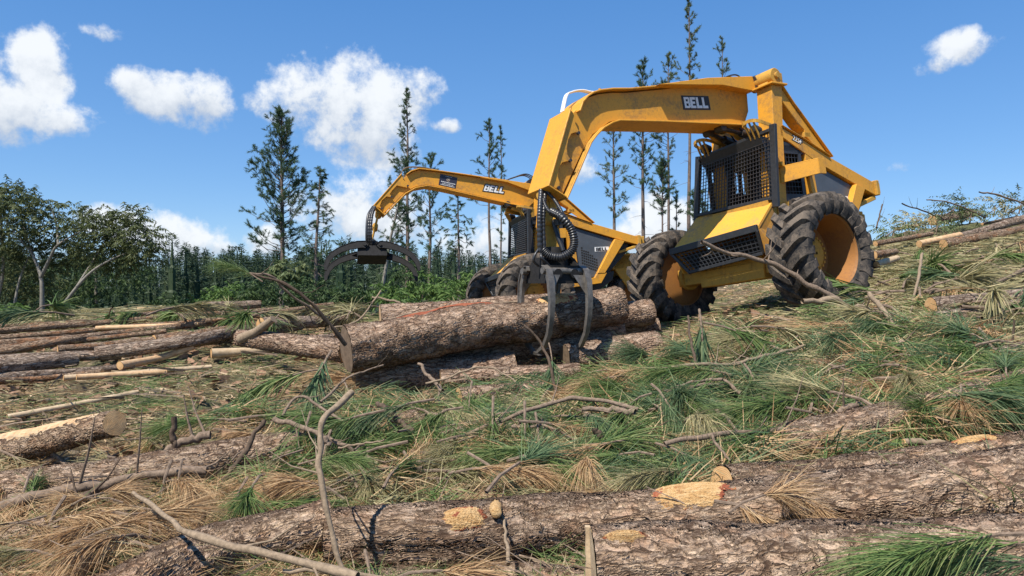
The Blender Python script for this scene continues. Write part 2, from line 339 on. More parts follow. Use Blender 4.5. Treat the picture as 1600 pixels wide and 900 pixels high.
_n=len(ctl); _A=np.zeros((_n+3,_n+3)); _A[:_n,:_n]=-_D+np.eye(_n)*.15; _A[:_n,_n:]=np.c_[np.ones(_n),ctl[:,:2]]; _A[_n:,:_n]=_A[:_n,_n:].T
_w=np.linalg.solve(_A,np.r_[ctl[:,2],0,0,0])
def H(x,y,micro=True):
    x=np.asarray(x,float); y=np.asarray(y,float); sh=x.shape; x=x.ravel(); y=y.ravel(); out=np.empty(len(x))
    for i in range(0,len(x),20000):
        xs,ys=x[i:i+20000],y[i:i+20000]; d=np.hypot(xs[:,None]-ctl[:,0],ys[:,None]-ctl[:,1])
        out[i:i+20000]=(-d)@_w[:_n]+_w[_n]+_w[_n+1]*xs+_w[_n+2]*ys
    r=np.hypot(x,y)
    rr=np.clip((r-24)/14,0,1); rr=rr*rr*(3-2*rr)
    far=-2.6-np.clip(r-30,0,90)*.085+1.2*vnoise(x/23,y/23)+np.clip(r-400,0,4000)*.004
    out=np.clip(out,-3.5,3.2)*(1-rr)+far*rr
    if micro:
        k=np.clip(1.3-r/60,0,1)
        out+=k*(.11*vnoise(x*.9,y*.9)+.12*vnoise(x*2.7+9,y*2.7)+.085*vnoise(x*6,y*6+5)+.015*vnoise(x*19,y*19))
        out+=.26*np.clip(vnoise(x*1.5+3,y*1.7+8),0,1)*np.exp(-((x-2.2)/2.6)**2-((y-6.2)/2.2)**2)
    return (out+EYE).reshape(sh)
def Hs(x,y): return float(H(np.array([x]),np.array([y]))[0])
def G(px,py,h=0.,dmax=22.):
    """where the line through a photo point meets the ground raised by h"""
    ds=np.linspace(1.8,dmax,400); x=(px-800)/F*ds; z=EYE+(450-py)/F*ds
    g=H(x,ds)+h; k=np.nonzero(z<=g)[0]
    i=k[0] if len(k) else int(np.argmin(z-g))
    return Vector((x[i],ds[i],z[i] if len(k) else g[i]))
def Wc(px,py,d,clear):
    q=W(px,py,d)
    for _ in range(40):
        if q.z>=Hs(q.x,q.y)+clear: break
        d*=.985; q=W(px,py,d)
    return q
na=560; fr=np.geomspace(.9,3500,330)
ang=np.concatenate([np.linspace(-58,58,na-120),np.linspace(58,302,121)[1:-1]]); ang=np.radians(ang); na=len(ang)
X=np.outer(fr,np.sin(ang)); Y=np.outer(fr,np.cos(ang)); Z=H(X,Y)
V=np.c_[X.ravel(),Y.ravel(),Z.ravel()]; V=np.vstack([V,[0,0,Hs(0,0)]])
I=np.arange(len(fr)*na).reshape(len(fr),na); a=I[:-1]; b=np.roll(I,-1,1)[:-1]; c_=np.roll(I,-1,1)[1:]; d_=I[1:]
Fq=np.stack([a,d_,c_,b],-1).reshape(-1,4)
cen=len(V)-1; tri=np.stack([I[0],np.roll(I[0],-1),np.full(na,cen),np.full(na,cen)],-1)
me=npmesh('ground',V,Fq,smooth=True)
newobj('ground',me,['ground'],kind='structure')
mb=MB(); mb.add(V[np.r_[I[0],cen]],[(i,(i+1)%na,na) for i in range(na)]); mb.obj('ground_underfoot','ground',kind='structure')

# ---------------------------------------------------------------- foliage primitives (numpy)
def unit(v): return v/np.maximum(np.linalg.norm(v,axis=-1,keepdims=True),1e-9)
def blades(P,D,L,Wd,droop=0.,seg=2,twist=None):
    """curved tapering blades. P (n,3) roots, D (n,3) directions, L lengths, Wd widths"""
    n=len(P); L=np.broadcast_to(L,(n,)); Wd=np.broadcast_to(Wd,(n,)); droop=np.broadcast_to(droop,(n,))
    side=unit(np.cross(D,rng.normal(size=(n,3))))
    vs=[]
    pos=P.copy(); dd=D.copy()
    for k in range(seg+1):
        w=(Wd*(1-.75*k/seg))[:,None]*.5
        vs+=[pos-side*w,pos+side*w]
        dd=unit(dd+np.c_[np.zeros(n),np.zeros(n),-droop/seg]); pos=pos+dd*(L/seg)[:,None]
    V=np.stack(vs,1).reshape(-1,3); k=2*(seg+1)
    base=np.arange(n)[:,None]*k; q=np.array([[2*i,2*i+1,2*i+3,2*i+2] for i in range(seg)])
    return V,(base[:,:,None]+q[None]).reshape(-1,4)
def cat(parts):
    Vs=[];Fs=[];M=[];o=0
    for V,Fc,m in parts: Vs.append(V);Fs.append(Fc+o);M.append(np.full(len(Fc),m));o+=len(V)
    return np.vstack(Vs),np.vstack(Fs),np.concatenate(M)
def tube_np(pts,rad,n=6):
    P=np.asarray(pts,float); k=len(P); rad=np.broadcast_to(rad,(k,)); T=np.gradient(P,axis=0); T=unit(T)
    u=np.cross(T[0],[.3,.5,.8]); u/=np.linalg.norm(u); vs=[]
    for i in range(k):
        u=u-T[i]*u.dot(T[i]); u/=np.linalg.norm(u); w=np.cross(T[i],u)
        a=2*np.pi*np.arange(n)/n; vs.append(P[i]+rad[i]*(np.cos(a)[:,None]*u+np.sin(a)[:,None]*w))
    V=np.vstack(vs); i=np.arange(k-1)[:,None]*n; j=np.arange(n)[None]; j2=(j+1)%n
    return V,np.stack([i+j,i+j2,i+n+j2,i+n+j],-1).reshape(-1,4)
# ---------------------------------------------------------------- logs
def smooth_path(pts,n):
    P=np.array([list(p) for p in pts],float)
    if len(P)==2:
        t=np.linspace(0,1,n)[:,None]; return P[0]*(1-t)+P[1]*t
    Q=np.vstack([2*P[0]-P[1],P,2*P[-1]-P[-2]]); out=[]; m=len(P)-1
    for s in np.linspace(0,m-1e-6,n):
        i=int(s); t=s-i; a,b,c,d=Q[i:i+4]
        out.append(.5*((2*b)+(-a+c)*t+(2*a-5*b+4*c-d)*t*t+(-a+3*b-3*c+d)*t**3))
    return np.array(out)
def log(name,pts,r0,r1,bark,label,cat_='log',group=None,res=(60,24),lump=.06,cuts=(True,True),tilt=(0,0),knots=0,bend=.0,seed=None,cutmat='cut'):
    """tapered stem along pts with lumps; flat sawn ends; mesh: bark + sawn_end parts"""
    ns,nr=res; P=smooth_path(pts,ns); L=np.r_[0,np.cumsum(np.linalg.norm(np.diff(P,axis=0),axis=1))]
    sd=rng.random()*90
    if bend: P[:,2]+=bend*np.sin(L/L[-1]*np.pi)
    P[:,0]+=.25*r0*vnoise(L*1.3+sd,L*0+sd); P[:,2]+=.25*r0*vnoise(L*1.1+sd*2,L*0+3+sd)
    T=unit(np.gradient(P,axis=0)); up=np.array([0,0,1.]); S=unit(np.cross(T,up)); U=np.cross(S,T)
    a=-np.pi/2+2*np.pi*np.arange(nr+1)/nr; t=(L/L[-1])
    rad=(r0+(r1-r0)*t)[:,None]*(1+lump*2*vnoise((L*2.2+sd)[:,None]+np.cos(a)*1.1,np.sin(a)*1.1+np.zeros((ns,1))+sd)+lump*1.2*vnoise((L*7+sd)[:,None]+np.cos(a)*2.5,np.sin(a)*2.5+np.zeros((ns,1))+sd))
    V=P[:,None,:]+rad[:,:,None]*(np.cos(a)[None,:,None]*S[:,None,:]+np.sin(a)[None,:,None]*U[:,None,:])
    uv=np.stack([np.broadcast_to(L[:,None]+sd,(ns,nr+1)),np.broadcast_to((a*max(r0,r1))[None],(ns,nr+1))+sd*.37],-1)
    I=np.arange(ns*(nr+1)).reshape(ns,nr+1); Fc=np.stack([I[:-1,:-1],I[:-1,1:],I[1:,1:],I[1:,:-1]],-1).reshape(-1,4)
    me=npmesh(name,V.reshape(-1,3),Fc,smooth=True,uv=uv.reshape(-1,2))
    o=newobj(name,me,[bark],label=label,category=cat_)
    if group: o['group']=group
    for e,(on,i) in enumerate(zip(cuts,(0,ns-1))):
        if not on: continue
        sg=-1 if e==0 else 1; c=P[i]+T[i]*sg*.004
        rim=V[i,:-1]; rings=[c+(rim-P[i])*k+T[i]*sg*.003*(1-k) for k in (0.001,.25,.5,.75,.97)]
        vv=np.vstack(rings); k=nr; q=[]
        for g in range(4):
            for j in range(k): q.append((g*k+j,g*k+(j+1)%k,(g+1)*k+(j+1)%k,(g+1)*k+j))
        uvc=np.vstack([np.c_[np.cos(a[:-1])*f*rad[i,:-1],np.sin(a[:-1])*f*rad[i,:-1]] for f in (0.001,.25,.5,.75,.97)])
        newobj('sawn_end',npmesh('sawn_end',vv,np.array(q),smooth=False,uv=uvc),[cutmat],o)
    o_info=dict(P=P,T=T,S=S,U=U,L=L,rad=rad,a=a,o=o)
    return o,o_info
def scar(info,t0,t1,a0,a1,off,mats,name='bark_wound',res=26,seed=1,parent=None):
    """torn patch on a log: t along (0..1), angle range in degrees from straight up towards the viewer side"""
    P,T,S,U,L,rad=[info[k] for k in ('P','T','S','U','L','rad')]; n=len(P)
    ts=np.linspace(t0,t1,res); as_=np.radians(np.linspace(a0,a1,res)); V=np.zeros((res,res,3))
    for i,t in enumerate(ts):
        k=t*(n-1); j=int(min(k,n-2)); f=k-j; p=P[j]*(1-f)+P[j+1]*f
        for m,an in enumerate(as_):
            A=(math.pi/2-an) # S is to the right of travel
            ai=((A+math.pi/2)/(2*math.pi)*(rad.shape[1]-1))%(rad.shape[1]-1)
            r=rad[j,int(ai)]
            cx=(t-(t0+t1)/2)/(t1-t0)*2; cy=(an-math.radians((a0+a1)/2))/math.radians(a1-a0)*2
            r+=off*(1-1.25*(abs(cx)**2.6+abs(cy)**2.2)**.9)+.006*float(vnoise(np.array([i*.8+seed*9]),np.array([m*.8]))[0])
            V[i,m]=p+r*(math.cos(A)*S[j]+math.sin(A)*U[j])
    I=np.arange(res*res).reshape(res,res); Fc=np.stack([I[:-1,:-1],I[:-1,1:],I[1:,1:],I[1:,:-1]],-1).reshape(-1,4)
    gi,gm=np.meshgrid(np.linspace(-1,1,res-1),np.linspace(-1,1,res-1),indexing='ij'); q=np.maximum(abs(gi),abs(gm))**1.5+1.5*vnoise(gi*2.6+seed*7,gm*1.9+seed)-.12+.5*vnoise(gi*9+seed,gm*7)
    q=q+.25*vnoise(gi*27+seed,gm*19); q=q.ravel(); keep=q<1.02; mi=(q>.7).astype(int)
    me=npmesh(name,V.reshape(-1,3),Fc[keep],mi[keep],smooth=False)
    return newobj(name,me,mats,info['o'] if parent is None else parent)
def plog(pts,bark,label,h=.8,group='foreground logs',**k):
    P=[];R=[]
    for px,py,rp in pts:
        r=.14
        for _ in range(3): q=G(px,py,r*h); r=rp/F*q.y
        P.append(q);R.append(r)
    return log('felled_log',P,R[0],R[-1],bark,label,group=group,**k)
fg=lambda:None
_,J=plog([(40,1040,50),(190,945,48),(350,868,46),(512,828,46)],'bark_near','thick scaly log in the bottom left, ending at the orange splinter',res=(620,230),cutmat='straw_wood',lump=.1)
_,A2=plog([(516,848,46),(690,842,51),(900,822,54),(1150,812,58),(1660,772,72)],'bark_near','longest log, running from the orange splinter to the right edge with a big pale wound',res=(1300,240),lump=.09,cutmat='dirty_end')
_,B1=plog([(1132,765,36),(1400,742,38),(1680,708,44)],'bark_near','rough log lying just behind the wounded log at the right edge',res=(620,200),lump=.09)
_,C1=plog([(922,902,70),(1250,895,72),(1680,880,76)],'bark_near','nearest log at the bottom right, its sawn end beside the upright light splinter',res=(800,240),cutmat='straw_wood',lump=.09)
plog([(540,915,20),(760,898,22),(930,915,22)],'bark_near','thin log just showing along the bottom edge in the middle',res=(260,80))
tpx=lambda info,px:float(np.interp(px,800+info['P'][:,0]/info['P'][:,1]*F,np.linspace(0,1,len(info['P']))))
scar(A2,tpx(A2,1022),tpx(A2,1155),-20,52,.026,['wound','redbark'],seed=3,res=90)
scar(A2,tpx(A2,688),tpx(A2,748),12,62,.024,['wound','redbark'],seed=8,res=60)
scar(C1,.02,.13,14,28,.022,['wound','redbark'],seed=5,res=60)
scar(B1,.66,.8,-12,16,.02,['wound','redbark'],seed=6,res=60)
# sawn knot on the long log
mb=MB(); _k=int(tpx(A2,756)*(len(A2['P'])-1)); kp=Vector(A2['P'][_k]+(A2['rad'][_k].mean()+.02)*(.62*A2['S'][_k]+.78*A2['U'][_k])); mb.tube([kp+Vector((0,.16,-.02)),kp+Vector((0,.03,0)),kp+Vector((.005,-.02,.0)),kp+Vector((.005,-.025,0))],[.034,.028,.023,.014],14,0)
k_=mb.obj('branch_knot','wound',A2['o'],smooth=50)
def glog(name,pts,r0,r1,mat,label,group,h=.75,**k):
    P=[]
    for p in pts:
        P.append(G(p[0],p[1],r0*h))
    return log(name,P,r0,r1,mat,label,group=group,**k)
GM='logs lying in the slash behind the front row'
glog('felled_log',[(1212,694,4.75),(1400,655,5.0),(1660,590,5.4)],.115,.135,'bark_near','scaly log running up to the right edge above the wounded log',GM,res=(420,110),lump=.08)
glog('felled_log',[(1555,566,6.2),(1690,532,6.3)],.11,.12,'bark','short bark log with a yellow torn end at the right edge',GM,res=(80,32),cutmat='wound')
glog('felled_log',[(1226,541,6.9),(1400,512,7.3),(1700,462,8.0)],.085,.11,'bark','slim log half buried in needles, slanting up towards the right edge behind the sawn stub',GM,res=(160,32))
glog('felled_log',[(718,620,6.2),(925,600,6.6),(1060,596,6.9)],.1,.1,'bark_pile','grey log with a split orange underside in front of the log pile',GM,res=(220,90),cutmat='wound')
_,I1=glog('felled_log',[(-30,772,4.7),(180,745,4.9),(400,712,5.1),(500,694,5.2),(650,668,5.5)],.1,.135,'bark_near','half buried scaly log rising from the left edge to the middle under dead needles',GM,res=(520,120),lump=.09)
glog('felled_log',[(620,690,5.6),(830,672,5.7)],.1,.1,'bark','short dark log under the green needle tufts in the middle',GM,res=(80,32))
_,K1=log('felled_log',[W(-60,718,5.5),W(70,690,5.0),W(181,661,4.55)],.11,.08,'bark_near','debarked log at the left edge, propped up, with a round pale sawn face',group=GM,res=(260,100))
scar(K1,.02,.97,-60,60,.016,['peeled','straw_wood'],name='peeled_side',res=50,seed=11)
glog('felled_log',[(-30,862,3.7),(70,832,4.0)],.07,.07,'bark_near','short grey log in the bottom left corner',GM,res=(120,50))
glog('felled_log',[(-30,640+150,5.0),(150,778,5.0)],.06,.06,'bark','low log under dead needles at the left edge below the long grey branch',GM,res=(60,28))
glog('sawn_stub',[(1240,562,6.35),(1262,556,6.6)],.05,.055,'bark','small stub with an orange sawn face in the needles right of centre',GM,res=(30,28))
# ---- central pile
PG='logs in the pile under the grapple'
_,P1=log('pile_log',[W(541,548,8.25),W(750,512,9.0),W(964,476,9.95)],.262,.25,'bark_pile','big rough log on top of the pile, clamped by the grapple of the near loader',group=PG,res=(700,200),lump=.12,cutmat='dirty_end')
scar(P1,.70,.85,-34,52,.05,['wound','redbark'],seed=14,res=60)
scar(P1,.12,.62,-52,8,.03,['redbark','redbark'],seed=15,res=70,name='stripped_bark')
log('pile_log',[W(594,494,9.9),W(760,482,10.3),W(880,474,10.7)],.15,.15,'bark_pile','stripped log with a square pale sawn end lying behind the top log',group=PG,res=(200,60),cutmat='peeled')
log('pile_log',[W(760,515,9.9),W(1017,488,10.6)],.2,.185,'bark_pile','log end sticking out behind the top log beside the loader tyre',group=PG,res=(220,90))
log('pile_log',[W(590,572,8.9),W(800,540,9.55),W(969,513,10.1)],.2,.195,'bark_pile','dark shaded log directly under the clamped log',group=PG,res=(240,90))
log('pile_log',[W(885,560,9.35),W(1027,540,9.8)],.17,.19,'bark_pile','lowest right log of the pile with grey flaking bark',group=PG,res=(200,90),cutmat='dirty_end')
log('pile_log',[W(556,590,8.6),W(800,574,9.1)],.2,.2,'bark_pile','lowest left log of the pile deep in shadow',group=PG,res=(200,80))
log('pile_log',[W(374,528,9.3),W(540,548,8.7)],.105,.14,'bark_pile','smooth shaded log butting against the left end of the pile, its tip torn open',group=PG,res=(160,60),cutmat='wound')
log('pile_log',[W(640,552,9.2),W(800,540,9.5),W(958,532,9.9)],.15,.15,'bark_pile','thin log wedged in the dark gap below the clamped log',group=PG,res=(160,60),cutmat='dirty_end')
log('pile_log',[W(690,592,8.55),W(905,578,8.8)],.1,.09,'bark_pile','slim log lying on the ground along the front foot of the pile',group=PG,res=(120,50),cutmat='peeled')
log('pile_log',[W(930,515,10.5),W(1024,510,10.9)],.13,.14,'bark_pile','short log end low between the pile and the near loader tyre',group=PG,res=(90,50),cutmat='dirty_end')
mb=MB(); mb.tube([W(376,530,9.2),W(400,519,9.1),W(427,498,9.0)],[.07,.055,.045],12); mb.obj('broken_limb','twig_pale',smooth=60,label='splintered limb sticking up at the torn tip of the shaded log left of the pile',category='branch')
# ---- left rows of thin stems
LG='thin stems laid in rows on the left'
for n_,(pts,r,m,lab) in enumerate([
 ([(-40,529,13.5),(200,508,14.2),(425,484,15)],.055,'bark_thin','farthest long thin stem of the left row running out to the crest'),
 ([(-40,550,12.6),(200,527,13),(520,476,14.2)],.06,'bark_thin','long thin stem second from the back in the left row'),
 ([(-40,566,11.5),(80,546,11.8),(186,528,12.2)],.062,'bark_thin','short straight orange brown stem in the left row ending at its middle'),
 ([(90,558,11.2),(220,543,11.6),(400,520,12)],.062,'bark_thin','reddish stem in the left row lying just above the grey one'),
 ([(150,565,10.6),(300,546,10.8),(385,530,11)],.09,'bark','thick grey stem nearest the camera in the left row'),
 ([(-40,578,10.4),(80,570,10.5),(188,566,10.5)],.075,'bark','stubby grey stem at the left edge with a slanting pale tip'),
 ([(-40,592,10.0),(50,583,10.1),(116,573,10.3)],.1,'bark','dark thick butt at the left edge under the stubby grey stem'),
 ([(188,580,9.9),(250,566,10.1),(302,551,10.4)],.05,'peeled','split bright stem lying across the grass patch on the left'),
 ([(318,486,14.5),(408,475,15)],.1,'bark','short brown log at the crest behind the left row'),
 ([(408,520,11.6),(542,503,12.2)],.1,'bark','mottled log between the left row and the pile'),
 ([(330,563,10),(425,556,10.2)],.06,'straw_wood','pale flat sliver below the left row'),
 ([(-40,560,12.2),(48,552,12.4)],.05,'straw_wood','short pale stick at the very left of the row'),
 ([(150,518,14),(310,512,14)],.035,'peeled','slender bare pole lying between the back stems of the left row'),
 ([(215,483,15.5),(330,486,15)],.03,'peeled','slender pole on the crest in front of the dark wood'),
 ([(420,545,10.6),(520,533,11)],.05,'bark','short thin stem behind the shaded log at the pile'),
 ([(-40,538,13),(180,519,13.5),(330,507,14)],  .05,'bark_thin','slim stem between the two farthest dark ones of the left row'),
 ([(240,540,12),(470,505,13),(560,494,13.5)],.05,'bark_thin','slim stem running up to the mottled log from the left row'),
 ([(-40,607,9.2),(60,600,9.4),(160,590,9.6)],.035,'bark_thin','thin stem below the dark thick butt at the left edge'),
 ([(300,512,14),(560,484,14.8)],.04,'peeled','slim bright stem at the back right of the left row'),
 ([(-40,518,15),(150,506,15),(300,497,15.5)],.04,'bark_thin','faint stem behind the farthest long one at the left'),
 ([(-40,557,12),(150,536,12.5),(260,524,13)],.045,'bark_thin','slim stem in the middle of the left row crossing its neighbours'),
 ([(60,572,10.5),(260,552,10.8),(360,538,11)],.05,'bark','slim grey stem alongside the thick grey one in the left row'),
 ([(-40,600,9.4),(90,590,9.5),(210,580,9.7)],.045,'bark','low grey stem along the near side of the left row'),
 ([(330,540,11.5),(470,520,12.5)],.06,'bark','mossy short stem near the splintered limb'),
 ([(120,598,9.3),(260,590,9.4)],.03,'peeled','torn orange strip beside the grass patch'),
 ([(12,664,6.6),(110,642,7.),(216,622,7.4)],.025,'straw_wood','bare pale pole lying alone on the grass at left'),
 ([(100,602,9.2),(330,580,9.6)],.03,'straw_wood','bare stick along the lower side of the left row')]):
    P=[]
    for px,py,d in pts:
        if py>503: q=G(px,py,r*1.0)
        else: q=W(px,py,d)
        q.z=max(q.z,Hs(q.x,q.y)+r*1.6+.03); P.append(q)
    log('thin_log',P,r,r*.85,m,lab,group=LG,res=(60,18),lump=.1)
RG='logs strewn on the right hand slope'
for pts,r,m,lab in [
 ([(1368,381,15),(1456,365,16)],.055,'bark_thin','slim pale stem right behind the near loader tyre on the slope'),
 ([(1436,381,14.8),(1500,367,15.4)],.07,'peeled','orange stripped log in the middle of the slope'),
 ([(1500,371,15.5),(1620,336,17)],.1,'bark','dark upper log leading off the right edge of the slope'),
 ([(1474,383,14.5),(1560,367,15),(1620,354,15.8)],.11,'bark_thin','lower brown log of the pair at the right edge of the slope'),
 ([(1366,399,13.5),(1400,393,14)],.07,'bark_thin','short log end behind the near tyre, upper of two'),
 ([(1370,413,12.6),(1402,403,13)],.06,'straw_wood','short pale log end behind the near tyre, lower of two'),
 ([(1457,345,18.5),(1520,333,19.5)],.13,'bark','log with a brown sawn end on the skyline of the slope'),
 ([(1400,358,17.5),(1434,353,17.8)],.04,'peeled','short bright stick under the skyline brush'),
 ([(1535,350,17.5),(1590,339,18)],.035,'twig_dark','thin curved stem above the dark log on the slope'),
 ([(1496,462,8.6),(1560,440,9.2),(1640,402,9.8)],.03,'twig','long thin branch slanting up to the right edge below the slope logs'),
 ([(1455,480,7.9),(1700,454,8.3)],.1,'bark','half hidden grey log at the right edge below the slope')]:
    P=[W(*p) for p in pts]
    log('slope_log',P,r,r*.85,m,lab,group=RG,res=(50,20),lump=.1)

# ---------------------------------------------------------------- loose branches
def stick(pts,r,label,mat='twig',tips=0,r1=None,group='loose broken branches',cut=None):
    P=smooth_path([Wc(*p,r*.7) for p in pts],max(8,6*len(pts))); k=len(P); sd=rng.random()*50
    t=np.linspace(0,1,k); r=r*.82 if r>.011 else r; rr=(r*(1-t)+(r1 if r1 is not None else r*.45)*t)*(1+.35*vnoise(t*14+sd,t*0))
    P[:,2]+=r*1.9*vnoise(t*11+sd,t*0+7); P[:,0]+=r*1.7*vnoise(t*10+sd,t*0+2)
    parts=[(*tube_np(P,rr,9),0)]
    for _ in range(tips+(3 if r>.011 and len(pts)>3 else 0)):
        i=rng.integers(2,k-1); d=unit((P[min(i+1,k-1)]-P[i-1])+rng.normal(size=3)*np.linalg.norm(P[i]-P[i-1])*1.6+[0,0,.02]); L=rng.uniform(.1,.42)
        q=np.array([P[i],P[i]+d*L*.5,P[i]+unit(d+[0,0,.2])*L]); parts.append((*tube_np(q,[rr[i]*.38,rr[i]*.26,rr[i]*.1],6),0))
    V,Fc,m=cat(parts); o=newobj('branch',npmesh('branch',V,Fc,smooth=True),[mat],label=label,category='branch',group=group)
    if cut:
        mb=MB(); d=P[0]-P[1]; d/=np.linalg.norm(d); mb.tube([P[0],P[0]+d*.006],[rr[0]*.98,rr[0]*.9],9); mb.obj('cut_tip',cut,o)
    return o
